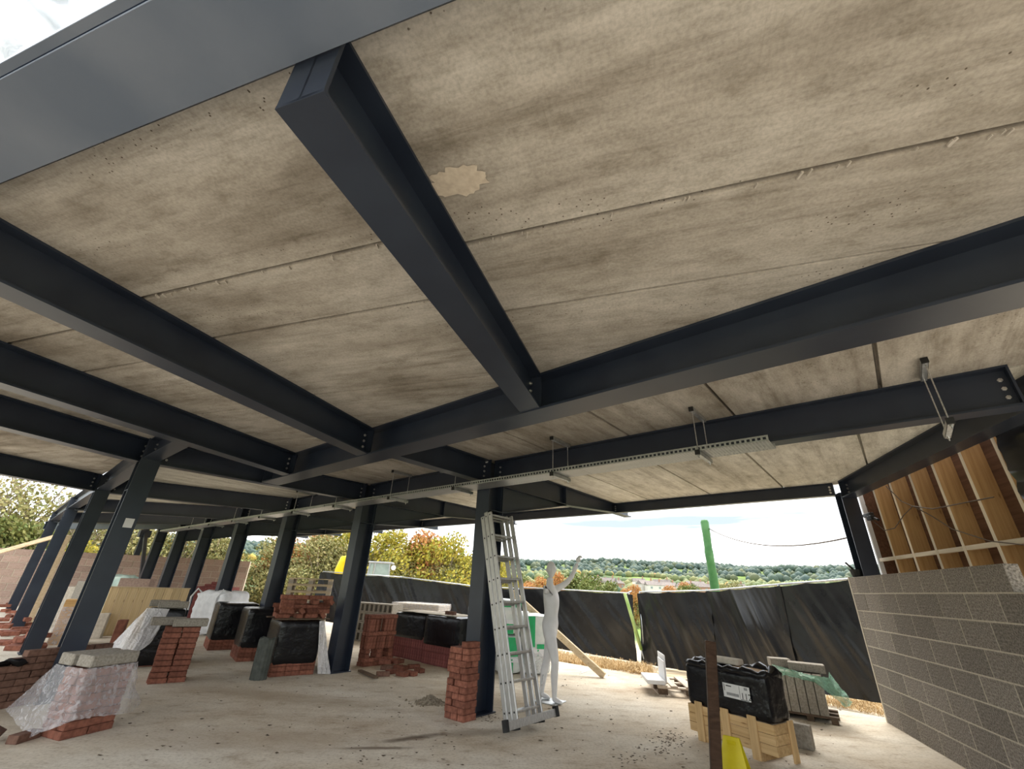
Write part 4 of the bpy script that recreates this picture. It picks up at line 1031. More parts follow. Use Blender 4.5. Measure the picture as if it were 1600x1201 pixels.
# grey hollow block pack and slab pack behind
p = at(592, 952, 13.2)
hp = thing('hollow_block_pack', 'grey pack of hollow blocks behind the upright-coursed brick stack', 'block pack', (p.x - 0.75, p.y, 0), -0.45)
for k in range(9):
    for l_ in range(4):
        c = MB(); x0 = k*0.155; z0 = l_*0.225
        c.box(x0, x0 + 0.148, 0, 0.44, z0, z0 + 0.03); c.box(x0, x0 + 0.148, 0, 0.44, z0 + 0.19, z0 + 0.218); c.box(x0, x0 + 0.03, 0, 0.44, z0 + 0.03, z0 + 0.19); c.box(x0 + 0.118, x0 + 0.148, 0, 0.44, z0 + 0.03, z0 + 0.19); c.box(x0 + .03, x0 + .118, .1, .44, z0 + .03, z0 + .19)
        c.build('hollow_block', M['concrete_block'], hp)
p = at(652, 952, 14.0)
sl = thing('slab_pack', 'pack of pale slabs wrapped in plastic in front of the black fence', 'slab pack', (p.x - 0.75, p.y, 0), -0.30)
MB().box(0, 1.5, 0, 0.8, 0, 0.72).build('bearers', M['pallet_dark'], sl)
for k in range(3): MB().box(0.02*k, 1.48, 0, 0.8, 0.73 + k*0.055, 0.78 + k*0.055).build('slab', M['stone_pale'], sl, bevel=0.005)
soft_box(MB(), -0.02, 1.52, -0.02, 0.82, 0.71, 0.915, 0.012, 3, 16, 10, 5, 0.03).build('film_wrap', M['film'], sl, smooth=True)

# rubble heap
c = ground(672, 1098)
rh = thing('rubble_heap', 'small heap of mortar rubble on the floor beside the tall brick stack', 'rubble', (c.x, c.y, 0))
MB().grid(26, 26, lambda s, t: ((s-.5)*0.62, (t-.5)*0.42, max(-0.004, 0.085*math.exp(-(((s-.5)*4.2)**2 + ((t-.5)*4.2)**2)) - 0.012 + 0.022*mnoise.noise(Vector((s*14, t*14, 3)))))).build('heap', M['debris'], rh, smooth=True)
rg = random.Random(5); cb = MB()
for k in range(130):
    a = rg.uniform(0, 2*PI); q = abs(rg.gauss(0, 0.16)); x, y = q*math.cos(a)*1.2, q*math.sin(a)*0.85; s_ = rg.uniform(0.004, 0.016)
    zb = max(0.0, 0.085*math.exp(-((x/0.62*4.2)**2 + (y/0.42*4.2)**2)) - 0.012)
    cb.box(-s_, s_, -s_*0.7, s_*0.7, -s_*0.5, s_*0.5, Matrix.Translation((x, y, zb + s_*0.4)) @ Matrix.Rotation(rg.uniform(0, 3), 4, (rg.random(), rg.random(), 1)))
ch = cb.build('chips', M['debris'], rh); ch['kind'] = 'stuff'

# ------------------------------------------------------------------ ladder leaning on the column
def lw_(u, v, z): return W(u, v, z)
lad = thing('extension_ladder', 'triple aluminium extension ladder leaning against the steel column', 'ladder', tuple(W(3.75, 4.70, 0)), ANG_U)    # local x = +u (lean), local y = -v
def lp(s, y, off):          # s along the ladder 0..1, off out of the ladder plane (toward the viewer)
    L = Vector((0.61, 0, 2.36)); nn = Vector((-2.36, 0, 0.61)).normalized()
    p = L*s + nn*off; return Vector((p.x, y, p.z))
LEN = 2.44
for sec in range(3):
    off = 0.010 + 0.082*sec; hwd = 0.225 - 0.012*(2 - sec) ; s0 = 0.018; s1 = (0.985, 1.0, 0.99)[sec]
    root = MB()
    for sd in (-1, 1):
        b = MB(); a, e = lp(s0, sd*hwd, off), lp(s1, sd*hwd, off); upv = (lp(0, 0, 1) - lp(0, 0, 0))
        b.bar(a, e, 0.026, 0.068, upv)
        st_ = b.build('stile', M['alu'], lad, bevel=0.008)
        b = MB(); b.bar(lp(s0 - 0.012, sd*hwd, off), lp(s0 + 0.004, sd*hwd, off), 0.030, 0.070, upv); b.build('rubber_foot', M['rubber'], st_)
        for k in range(9):       # rung fixings show as dark dots on the stile
            s = 0.07 + k*0.113
            p0_, p1_ = lp(s, sd*(hwd + 0.0125), off), lp(s, sd*(hwd + 0.0145), off)
            MB().tube([p0_, p1_], 0.011, 8).build('rung_rivet', M['rubber'], st_)
    for k in range(9):
        s = 0.07 + k*0.113
        b = MB(); b.bar(lp(s, -hwd + 0.012, off), lp(s, hwd - 0.012, off), 0.030, 0.026); b.build('rung', M['alu'], lad, bevel=0.005)
MB().bar(lp(0.93, 0.2255 + 0.0015, 0.174), lp(0.84, 0.2255 + 0.0015, 0.174), 0.004, 0.036, (lp(0,0,1) - lp(0,0,0))).build('blue_maker_label', M['blue_print'], lad)
MB().bar(lp(0.155, 0.2255 + 0.0015, 0.174), lp(0.185, 0.2255 + 0.0015, 0.174), 0.004, 0.048, (lp(0,0,1) - lp(0,0,0))).build('blue_tape', M['blue_print'], lad)
sb = MB(); sb.bar(lp(0.03, -0.46, 0.225), lp(0.03, 0.46, 0.225), 0.025, 0.075, (lp(1,0,0) - lp(0,0,0))); bar_ = sb.build('stabiliser_bar', M['alu'], lad, bevel=0.003)
for sd in (-1, 1): MB().bar(lp(0.012, sd*0.46, 0.225), lp(0.055, sd*0.46, 0.225), 0.05, 0.06).build('stabiliser_foot', M['rubber'], bar_, bevel=0.004)
cp_ = [lp(0.62, 0.16, 0.16), lp(0.52, 0.20, 0.18), lp(0.42, 0.20, 0.19), lp(0.37, 0.205, 0.18), lp(0.40, 0.19, 0.17), lp(0.55, 0.18, 0.16)]
MB().tube(cp_, 0.005, 6).build('pull_cord', M['rubber'], lad, smooth=True)

# ------------------------------------------------------------------ mannequin
def skin_body(name, verts, edges, radii, mat, parent, sub=2):
    me = bpy.data.meshes.new(name); me.from_pydata([tuple(v) for v in verts], edges, []); me.materials.append(mat)
    o = bpy.data.objects.new(name, me); COL.objects.link(o); o.parent = parent
    sk = o.modifiers.new('skin', 'SKIN'); sk.use_smooth_shade = True
    lay = me.skin_vertices[0].data if me.skin_vertices else None
    if lay is None:
        bm = bmesh.new(); bm.from_mesh(me); bm.verts.layers.skin.verify(); bm.to_mesh(me); bm.free(); lay = me.skin_vertices[0].data
    for i, r in enumerate(radii): lay[i].radius = r if isinstance(r, tuple) else (r, r); lay[i].use_root = (i == 0)
    ss = o.modifiers.new('subd', 'SUBSURF'); ss.levels = sub; ss.render_levels = sub
    dg = bpy.context.evaluated_depsgraph_get(); ev = o.evaluated_get(dg); m2 = bpy.data.meshes.new_from_object(ev)
    o.modifiers.clear(); o.data = m2; m2.polygons.foreach_set('use_smooth', [True]*len(m2.polygons))
    return o
mp_ = Vector((0.745, 7.36, 0))
man = thing('mannequin', 'pale grey mannequin standing with one arm raised toward the right', 'mannequin', mp_, math.radians(-34))
# local: +x forward (to the right of the picture and toward the viewer), +y its left, -y its right
Vv = [(0.0, 0, 0.93),            # 0 pelvis
      (0.010, 0, 1.02), (0.018, 0, 1.10), (0.025, 0, 1.20), (0.020, 0, 1.32), (0.0, 0, 1.42),     # 1..5 spine
      (-0.015, 0, 1.505), (-0.008, 0, 1.56), (0.004, 0, 1.615),                           # 6 neck base, 7 neck, 8 head base
      (0.015, -0.088, 0.90), (0.085, -0.092, 0.70), (0.130, -0.086, 0.50), (0.105, -0.066, 0.34), (0.10, -0.050, 0.10), (0.095, -0.050, 0.050),   # 9..14 right leg, forward
      (-0.02, 0.088, 0.90), (-0.055, 0.090, 0.70), (-0.095, 0.080, 0.50), (-0.135, 0.066, 0.34), (-0.155, 0.045, 0.12), (-0.16, 0.045, 0.060),          # 15..20 left leg, back
      (0.0, 0.09, 1.440), (0.02, 0.150, 1.44), (0.15, 0.255, 1.535), (0.225, 0.310, 1.64), (0.285, 0.365, 1.80), (0.300, 0.380, 1.85),      # 21..26 left arm
      (-0.005, -0.085, 1.440), (-0.003, -0.125, 1.415), (-0.002, -0.140, 1.375),        # 27..29 right shoulder stump
      (0.175, -0.053, 0.032), (0.235, -0.057, 0.024), (-0.075, 0.047, 0.045), (-0.02, 0.05, 0.028)]        # 30,31 right foot; 32,33 left foot
Ee = [(0,1),(1,2),(2,3),(3,4),(4,5),(5,6),(6,7),(7,8),(0,9),(9,10),(10,11),(11,12),(12,13),(13,14),(0,15),(15,16),(16,17),(17,18),(18,19),(19,20),(5,21),(21,22),(22,23),(23,24),(24,25),(25,26),(5,27),(27,28),(28,29),(14,30),(30,31),(20,32),(32,33)]
Rr = [(.128,.158),(.100,.124),(.080,.098),(.104,.120),(.112,.126),(.082,.098),(.056,.056),(.054,.054),(.054,.054),
      (.098,.092),(.078,.074),(.053,.052),(.054,.053),(.033,.033),(.038,.040),(.098,.092),(.078,.074),(.053,.052),(.054,.053),(.033,.033),(.038,.040),
      (.064,.068),(.056,.058),(.045,.045),(.039,.039),(.030,.030),(.026,.026),(.054,.058),(.050,.052),(.034,.036),(.032,.042),(.017,.032),(.032,.042),(.017,.032)]
Rr = [(a*1.08, b*1.08) if i < 6 else ((a*1.10, b*1.10) if 9 <= i <= 20 else (a, b)) for i, (a, b) in enumerate(Rr)]
body = skin_body('body', Vv, Ee, Rr, M['mannequin'], man)
# head: shaped egg with brow, nose, chin, ears
hm = MB(); NU, NV = 32, 24
def head_pt(s, t):
    th = 2*PI*s; ph = PI*t; x, y, z = math.sin(ph)*math.cos(th), math.sin(ph)*math.sin(th), math.cos(ph)
    rx, ry, rz = 0.098, 0.075, 0.122
    px, py, pz = x*rx, y*ry, z*rz
    if z < 0: px *= 1 + 0.22*z*(1 if x < 0 else -0.10); py *= 1 + 0.30*z
    f = max(0, x)
    px += 0.020*math.exp(-((py/0.012)**2) - ((pz + 0.020)/0.022)**2)*(1 if x > 0 else 0)          # nose
    px += 0.007*math.exp(-((py/0.045)**2) - ((pz - 0.020)/0.012)**2)*f                              # brow
    px -= 0.009*math.exp(-(((abs(py) - 0.030)/0.014)**2) - ((pz - 0.004)/0.012)**2)*f               # eye sockets
    px += 0.006*math.exp(-((py/0.022)**2) - ((pz + 0.058)/0.010)**2)*f                              # lips
    px += 0.009*math.exp(-((py/0.022)**2) - ((pz + 0.098)/0.018)**2)*f                              # chin
    return (px, py, pz)
hm.grid(NU, NV, head_pt); head = hm.build('head', M['mannequin'], man, smooth=True, loc=(0.018, 0, 1.722)); head.rotation_euler = (0, math.radians(-6), math.radians(-55))
for sd in (-1, 1):
    e = MB(); e.grid(10, 8, lambda s, t: (0.018*math.sin(PI*t)*math.cos(2*PI*s) - 0.005, sd*(0.074 + 0.009*math.sin(PI*t)*math.sin(2*PI*s)), 0.030*math.cos(PI*t) - 0.004)); e.build('ear', M['mannequin'], head, smooth=True)
# hand: palm and five fingers closing
hb = Vector((0.300, 0.380, 1.85)); hd = Vector((0.22, 0.14, 0.95)).normalized(); hs = Vector((0.8, -0.6, 0.0)).normalized(); hn = hd.cross(hs).normalized()
def hp_(a, b, c): return hb + hd*a + hs*b + hn*c
hv = [hp_(0,0,0), hp_(.035,0,0), hp_(.070,0,0)]; he = [(0,1),(1,2)]; hr = [(.028,.030),(.026,.040),(.022,.046)]
for k, (b0_, ln) in enumerate(((-0.027, .062), (-0.009, .072), (0.009, .068), (0.026, .052))):
    i = len(hv); hv += [hp_(.084, b0_, 0), hp_(.088 + ln*.36, b0_*0.95, .012), hp_(.086 + ln*.40, b0_*0.85, .038), hp_(.078 + ln*.15, b0_*0.8, .048)]
    he += [(2, i), (i, i+1), (i+1, i+2), (i+2, i+3)]; hr += [(.0125,.0125), (.011,.011), (.010,.010), (.008,.008)]
i = len(hv); hv += [hp_(.030, -.030, .008), hp_(.058, -.040, .022), hp_(.082, -.034, .036)]; he += [(1, i), (i, i+1), (i+1, i+2)]; hr += [(.011,.011), (.0095,.0095), (.007,.007)]
skin_body('hand', hv, he, hr, M['mannequin'], man, 1)
bp_ = thing('display_base', 'square chrome base plate under the mannequin', 'base plate', (0.735, 7.375, 0), math.radians(-34))
MB().box(-0.19, 0.19, -0.17, 0.17, 0.0, 0.012).build('plate', M['galv'], bp_, bevel=0.003)
MB().tube([(-0.06, -0.13, 0.012), (-0.06, -0.13, 0.10), (-0.055, -0.115, 0.22), (-0.04, -0.10, 0.33)], 0.008, 8).build('support_rod', M['zinc'], bp_, smooth=True)
MB().tube([(-0.06, -0.13, 0.012), (-0.06, -0.13, 0.045)], 0.016, 10).build('rod_socket', M['zinc'], bp_, smooth=True)

# ------------------------------------------------------------------ insulation packs and leaning timber
ip = Fr(0.02, 8.95, math.atan2(0.80, 0.38))
def ins_pack(label, x0, x1, y0, y1, z0, z1, bands, seed):
    c = ip.p(x0, y0, z0); r = thing('insulation_pack', label, 'insulation pack', c, ip.a, 'green and white insulation packs')
    w, d, h = x1 - x0, y1 - y0, z1 - z0
    soft_box(MB(), 0, w, 0, d, 0, h, 0.014, seed, 14, 8, 10, 0.08).build('film_cover', M['pack_white'], r, smooth=True)
    for (a, b_, za, zb) in bands:      # green print panels on the long near side
        MB().grid(10, 12, lambda s, t: (w*(a + (b_ - a)*s), -0.013 + 0.008*mnoise.noise(Vector((s*4, t*5, seed))), h*(za + (zb - za)*t))).build('green_print', M['green_print'], r, smooth=True)
    MB().grid(8, 3, lambda s, t: (w*(0.1 + 0.8*s), -0.016, h*(0.30 + 0.12*t))).build('printed_label', M['white_card'], r)
    return r
# the packs face the viewer with their -y side
ip = Fr(0.02, 9.25, math.atan2(0.25, 0.97))
ins_pack('lower left green printed insulation pack seen through the ladder', -0.02, 0.42, 0.0, 0.9, 0, 0.62, ((0.15, 0.85, 0.45, 0.95), (0.25, 0.6, 0.02, 0.4)), 2)
ins_pack('upper green topped insulation pack seen through the ladder rungs', -0.02, 0.40, 0.02, 0.85, 0.63, 1.22, ((0.05, 0.95, 0.78, 0.93), (0.15, 0.6, 0.02, 0.32)), 5)
ins_pack('round-shouldered white insulation pack with a green stripe behind the mannequin', 0.44, 0.98, -0.06, 1.3, 0, 0.98, ((0.12, 0.38, 0.45, 0.97), (0.45, 0.75, 0.30, 0.5)), 8)
rim = [ip.p(0.45, -0.05, 0.42), ip.p(0.70, -0.05, 0.45), ip.p(0.94, 0.0, 0.42), ip.p(0.98, 0.6, 0.40)]
hem = [ip.p(0.42, -0.16, 0.05), ip.p(0.75, -0.15, 0.03), ip.p(1.12, -0.02, 0.10), ip.p(1.15, 0.8, 0.06)]
drape('clear plastic gathered round the lower part of the insulation pack', 'plastic_wrap', rim, hem, M['film'], 0.04, 4, 50, 20)
a, b_ = ground(944, 1056, 0.03), at(800, 925, 10.3)
tag(MB().bar(a, b_, 0.07, 0.115).build('timber_joist', M['timber'], bevel=0.004), 'long sawn timber leaning down from the insulation packs to the floor', 'timber', None, 'thing')
a, b_ = ground(905, 1052, 0.006), ground(917, 1049, 0.006); tag(MB().bar(a, b_, 0.012, 0.01).build('white_strip', M['white_card']), 'small white plastic strip on the floor behind the mannequin', 'strip', None, 'thing')

# ------------------------------------------------------------------ pallets
def pallet_parts(root, w=1.2, d=1.0, top='pallet_grey', blockm='pallet_dark'):
    for k in range(5):
        bw = 0.10 if k not in (0, 2, 4) else 0.14
        y = bw/2 + (d - bw)*k/4 if k in (0, 4) else d*k/4
        MB().box(0, w, y - bw/2, y + bw/2, 0.122, 0.142).build('deck_board', M[top], root, bevel=0.002)
    for x in (0.05, w/2, w - 0.05):
        MB().box(x - 0.05, x + 0.05, 0, d, 0.10, 0.121).build('stringer_board', M[top], root)
        for y in (0.07, d/2, d - 0.07): MB().box(x - 0.05, x + 0.05, y - 0.07, y + 0.07, 0.02, 0.10).build('spacer_block', M[blockm], root)
    for y in (0.05, d/2, d - 0.05): MB().box(0, w, y - 0.05, y + 0.05, 0, 0.02).build('bottom_board', M[top], root)
pc = at(448, 920, 10.9)
proto = thing('wooden_pallet', 'x', 'pallet', (pc.x, pc.y, 0), 0.33, 'stacked wooden pallets'); pallet_parts(proto, 0.95, 0.9, 'timber', 'pallet_grey')
nm_ = ['bottom', 'second', 'third', 'fourth', 'fifth', 'sixth', 'seventh', 'eighth', 'ninth', 'top']
for k in range(10):
    q = proto if k == 0 else copy_tree(proto)
    q.location.z = 0.143*k; q['label'] = '%s wooden pallet of the stack behind the loose brick pile' % (nm_[k] if k in (0, 9) else nm_[k] + ' from the bottom')
p2 = thing('wooden_pallet', 'low weathered pallet carrying white boards near the black fence', 'pallet', (0, 0, 0), 0, 'low pallets'); pallet_parts(p2, 0.95, 1.0, 'pallet_grey', 'pallet_dark')
pg = ground(1030, 1087); pf = Fr(pg.x, pg.y, math.atan2(-0.07, 0.48)); p2.location = pf.p(1.0, 0); p2.rotation_euler = (0, 0, pf.a + H90)
def boxthing(name, label, cat, fr, x0, x1, y0, y1, z0, z1, mat, bevel=0.004, group=None, tilt=None):
    o = MB().box(x0, x1, y0, y1, z0, z1).build(name, mat, bevel=bevel); o.location = fr.o; o.rotation_euler = (0, 0, fr.a)
    if tilt: o.rotation_euler = (tilt[0], tilt[1], fr.a)
    return tag(o, label, cat, group, 'thing')
boxthing('white_box', 'flat white carton lying on the low pallet', 'carton', pf, -0.16, 0.12, 0.02, 0.72, 0.143, 0.20, M['white_card'])
boxthing('white_board', 'white board standing on edge on the low pallet, nearer one', 'board', pf, 0.125, 0.137, 0.08, 0.62, 0.143, 0.46, M['white_card'], 0.002)
boxthing('white_board', 'white board standing on edge on the low pallet, farther taller one', 'board', pf, 0.165, 0.177, 0.20, 0.80, 0.143, 0.53, M['white_card'], 0.002)

# ------------------------------------------------------------------ crate wrapped in black film with a delivery label
cf = Fr(2.22, 6.02, math.atan2(-0.81, 0.50))
cr_ = thing('wrapped_crate', 'pine crate topped by black stretch film with a white delivery label', 'crate', tuple(cf.o), cf.a)
CW, CD = 0.98, 0.36
for k in range(3): MB().box(0.0, CW, -0.005, 0.012, 0.07 + k*0.085, 0.152 + k*0.085).build('side_board', M['pine'], cr_, bevel=0.003)
for k in range(3): MB().box(CW - 0.012, CW + 0.005, 0.012, CD, 0.07 + k*0.085, 0.152 + k*0.085).build('end_board', M['pine'], cr_, bevel=0.003)
MB().box(0.0, 0.012, 0.012, CD, 0.07, 0.32).build('end_board', M['pine'], cr_, bevel=0.003)
for x in (0.15, 0.47, 0.77, 0.93): 
    o = MB().box(0, 0.36, -0.045, 0.045, -0.010, 0.010).build('upright_batten', M['pine'], cr_, bevel=0.003); o.rotation_euler = (H90, -H90, 0); o.rotation_euler = Matrix(((0,1,0),(0,0,-1),(-1,0,0))).to_euler(); o.location = (x if x < 0.9 else 0.93, -0.016, 0.36) if x < 0.9 else (CW - 0.05, 0.3, 0.30)
    if x > 0.9: o.location = (CW + 0.016, CD - 0.08, 0.34); o.rotation_euler = (0, H90, 0)
for x in (0.17, 0.77): MB().box(x - 0.05, x + 0.05, 0.0, CD, 0.0, 0.07).build('skid', M['pine'], cr_)
soft_box(MB(), 0.0, CW, 0.0, CD, 0.31, 0.73, 0.010, 12, 26, 14, 14, 0.05).build('black_film', M['black_film'], cr_, smooth=True)
# torn, gathered edge of the film round the top
tp_ = []
for k in range(61):
    s = k/60*2*(CW + CD)
    if s < CW: x, y = s, 0
    elif s < CW + CD: x, y = CW, s - CW
    elif s < 2*CW + CD: x, y = 2*CW + CD - s, CD
    else: x, y = 0, 2*(CW + CD) - s
    dip = -0.02
    tp_.append(Vector((x*0.92 + 0.04, y*0.9 + 0.03, 0.745 + dip + 0.045*mnoise.noise(Vector((k*0.5, 2, 1))))))
MB().tube(tp_, [0.030 + 0.055*abs(mnoise.noise(Vector((k*0.9, 5, 3)))) for k in range(61)], 8).build('gathered_film_rim', M['black_film'], cr_, smooth=True)
M['card'] = noisy('brown_cardboard', (0.40, 0.27, 0.15), (0.48, 0.33, 0.19), 6, 0.8)
MB().box(0.52, 0.90, 0.05, 0.30, 0.70, 0.745).build('cardboard_liner', M['card'], cr_, bevel=0.004)
# label
def plane_hit(px, py, fr):
    d = ray(px, py); nrm = fr.y; o = Vector((0, 0, CAM_H)); t = (fr.o - o).dot(nrm)/d.dot(nrm); q = o + d*t - fr.o
    return q.dot(fr.x), q.z
lx0, lz1 = plane_hit(1130, 1066, cf); lx1, lz0 = plane_hit(1174, 1089, cf)
lz1 = 0.60; lw2 = lx1 - lx0; lz0 = lz1 - lw2*0.42
lab_ = MB().box(lx0, lx1, -0.0165, -0.0145, lz0, lz1).build('delivery_label', M['label_paper'], cr_)
def text_mesh(txt, size, parent, x, z, y=-0.0175, mat='ink', name='label_text'):
    cu = bpy.data.curves.new(name, 'FONT'); cu.body = txt; cu.size = size; cu.extrude = 0.0004
    to = bpy.data.objects.new(name, cu); COL.objects.link(to)
    me = bpy.data.meshes.new_from_object(to.evaluated_get(bpy.context.evaluated_depsgraph_get())); COL.objects.unlink(to); bpy.data.objects.remove(to)
    me.materials.clear(); me.materials.append(M[mat])
    o = bpy.data.objects.new(name, me); COL.objects.link(o); o.parent = parent; o.location = (x, y, z); o.rotation_euler = (H90, 0, 0); return o
lh = lz1 - lz0
text_mesh('112', lh*0.62, lab_, lx0 + lw2*0.655, lz0 + lh*0.10)
lb = MB(); Y0, Y1 = -0.0178, -0.0164
lb.box(lx0 + lw2*.045, lx0 + lw2*.065, Y0, Y1, lz0 + lh*.45, lz0 + lh*.92); lb.box(lx0 + lw2*.12, lx0 + lw2*.33, Y0, Y1, lz0 + lh*.78, lz0 + lh*.86)
lb.box(lx0 + lw2*.62, lx0 + lw2*.63, Y0, Y1, lz0 + lh*.05, lz0 + lh*.95); lb.box(lx0 + lw2*.64, lx0 + lw2*.93, Y0, Y1, lz0 + lh*.03, lz0 + lh*.07)
lb.build('label_lines', M['ink'], lab_)
M['greyprint'] = noisy('grey_print', (0.22, 0.22, 0.22), (0.30, 0.30, 0.30), 60, 0.6)
gbm = MB(); gbm.box(lx0 + lw2*.12, lx0 + lw2*.58, Y0, Y1, lz0 + lh*.16, lz0 + lh*.36); gbm.box(lx0 + lw2*.80, lx0 + lw2*.92, Y0, Y1, lz0 + lh*.74, lz0 + lh*.92); gbm.build('fine_print', M['greyprint'], lab_)
boxthing('pale_block', 'pale block lying on the black film crate', 'block', Fr(cf.p(0.42, 0.24).x, cf.p(0.42, 0.24).y, cf.a + 0.1, 0.752), -0.16, 0.16, -0.07, 0.07, 0, 0.06, M['stone_pale'], 0.01)
# dark post in front
pb = ground(1121, 1226); pt_ = pb + Vector((0.115, 0.02, 1.06))
po = thing('timber_post', 'dark stained square post standing in front of the black film crate', 'post', tuple(pb))
MB().bar((0, 0, 0.03), pt_ - pb, 0.092, 0.092, (0.3, 1, 0)).build('post_shaft', M['post_dark'], po, bevel=0.006)
MB().box(-0.13, 0.13, -0.13, 0.13, 0, 0.03).build('foot_plate', M['post_dark'], po)
# yellow sack-like cone beside the post
yb = ground(1152, 1216)
yo = thing('yellow_wedge', 'yellow plastic wedge-shaped item standing beside the dark post', 'plastic wedge', tuple(yb), -0.7)
for sd, nm in ((-1, 'front_leaf'), (1, 'rear_leaf')):
    b = MB(); b.hull8([Vector((-0.13, sd*0.07 - 0.006, 0)), Vector((0.13, sd*0.07 - 0.006, 0)), Vector((0.13, sd*0.07 + 0.006, 0)), Vector((-0.13, sd*0.07 + 0.006, 0))], [Vector((-0.07, sd*0.012 - 0.006, 0.30)), Vector((0.07, sd*0.012 - 0.006, 0.30)), Vector((0.07, sd*0.012 + 0.006, 0.25)), Vector((-0.07, sd*0.012 + 0.006, 0.25))])
    b.build(nm, M['yellow'], yo, bevel=0.003)
MB().box(-0.04, 0.04, -0.03, 0.03, 0.235, 0.27).build('carry_handle', M['yellow'], yo, bevel=0.006); MB().box(0.02, 0.09, -0.085, -0.078, 0.02, 0.05).build('blue_strip', M['blue_print'], yo)

# ------------------------------------------------------------------ block stack behind the crate
bf = Fr(3.95, 7.12, math.atan2(-0.55, 0.84))
bpal = thing('wooden_pallet', 'dark pallet under the upright grey slabs by the block wall', 'pallet', tuple(bf.o), bf.a, 'low pallets')
for y in (0.03, 0.27, 0.52): MB().box(-0.05, 0.62, y, y + 0.09, 0.05, 0.075).build('deck_board', M['pallet_dark'], bpal)
for x in (-0.04, 0.25, 0.52): MB().box(x, x + 0.08, 0.0, 0.62, 0.0, 0.05).build('bearer', M['pallet_dark'], bpal)
SLB = bev_mesh('slab_block', 0.10, 0.26, 0.46, M['concrete_block'], 0.006)
for k in range(5):
    for j in range(2):
        o = inst('concrete_slab', SLB, None, bf.p(0.03 + k*0.108, 0.14 + j*0.27, 0.076), (0, 0, bf.a)); tag(o, 'grey concrete slab standing upright in the stack by the block wall', 'slab', 'upright slabs by the block wall', 'thing')
cblock(bf.p(0.36, 0.22, 0.545), (0, 0, bf.a + 0.05), 'grey concrete block laid flat on the upright slabs')
o = inst('concrete_block', BLK, None, bf.p(0.02, 0.40, 0.545), (0, 0, bf.a + 0.3), (0.62, 0.9, 1.1)); tag(o, 'half concrete block at the back of the upright slabs', 'block', 'loose grey concrete blocks', 'thing')
rim = [bf.p(-0.05, 0.05, 0.60), bf.p(0.12, -0.03, 0.58), bf.p(0.40, -0.02, 0.53), bf.p(0.60, 0.02, 0.52), bf.p(0.62, 0.40, 0.55)]
hem = [bf.p(-0.06, -0.02, 0.46), bf.p(0.13, -0.04, 0.50), bf.p(0.42, -0.05, 0.46), bf.p(0.70, -0.04, 0.22), bf.p(0.80, 0.40, 0.22)]
drape('green tinted plastic wrap slipping off the upright slabs', 'plastic_wrap', rim, hem, M['film_green'], 0.07, 6, 44, 14)
o = inst('concrete_block', BLK, None, (3.31, 5.93, 0.108), (0, 0, 0)); o.rotation_euler = (H90, 0, math.atan2(-0.81, 0.50) + 0.25); tag(o, 'grey concrete block standing on edge on the floor by the crate', 'block', 'loose grey concrete blocks', 'thing')

# ------------------------------------------------------------------ left yard: bag, boards, slabs, props
bagf = Fr(-8.15, 12.75, math.atan2(-0.20, 0.98))
bg = thing('bulk_bag', 'white woven bulk bag standing behind the brick packs', 'bulk bag', tuple(bagf.o), bagf.a)
soft_box(MB(), 0, 1.05, 0, 0.85, 0, 1.02, 0.05, 4, 16, 12, 14, 0.16).build('woven_sack', M['white_bag'], bg, smooth=True)
for x in (0.12, 0.9): MB().tube([(x, 0.1, 0.95), (x - 0.12, 0.05, 1.06), (x - 0.2, -0.02, 0.86), (x - 0.15, -0.04, 0.55)], 0.022, 6).build('lifting_loop', M['white_bag'], bg, smooth=True)
pa_, pb_ = at(160, 950, 11.4), at(286, 953, 12.6)
pn = Fr(pa_.x, pa_.y, math.atan2(pb_.y - pa_.y, pb_.x - pa_.x)); PW = (pb_.xy - pa_.xy).length
pl_ = thing('timber_hoarding', 'pine board panel standing behind the column with the sticker', 'panel', (pa_.x, pa_.y, 0), pn.a)
NBp = 9
for k in range(NBp):
    o = MB().box(0, 1.00, 0.004, PW/NBp - 0.004, -0.012, 0.012).build('board', M['pine_panel'], pl_, bevel=0.003)
    o.rotation_euler = Matrix(((0, 1, 0), (0, 0, 1), (1, 0, 0))).to_euler(); o.location = (k*PW/NBp, 0, 0.04)
for z in (0.02, 0.95): MB().box(0, PW, 0.014, 0.06, z, z + 0.09).build('rail', M['pine_panel'], pl_)
MB().box(-0.01, PW + 0.01, -0.02, 0.07, 1.04, 1.06).build('cap_rail', M['timber'], pl_)
# grey slabs leaning in the yard, by the second left column
def slab_stack(label, px, py, Y, w, d, h, mat, n_, yaw, name='slab_stack', tilt=0.0):
    p = at(px, py, Y); r = thing(name, label, 'slab stack', (p.x, p.y, 0), yaw)
    for k in range(n_):
        MB().box(0, w, k*d/n_, (k + 0.92)*d/n_, 0, h*(1 - 0.05*(k % 2))).build('slab', mat, r, bevel=0.006)
    return r
slab_stack('grey concrete slabs standing on edge in the yard behind the second left column', 112, 930, 13.0, 0.75, 0.45, 1.1, M['concrete_block'], 5, -0.2)
slab_stack('pale stone sills standing on edge by the pine panel', 146, 950, 11.2, 0.32, 0.25, 0.50, M['stone_pale'], 3, 0.5)
slab_stack('pale grey boards leaning in the yard at the far left column', 78, 935, 14.2, 1.0, 0.3, 0.9, M['stone_pale'], 4, 0.1)
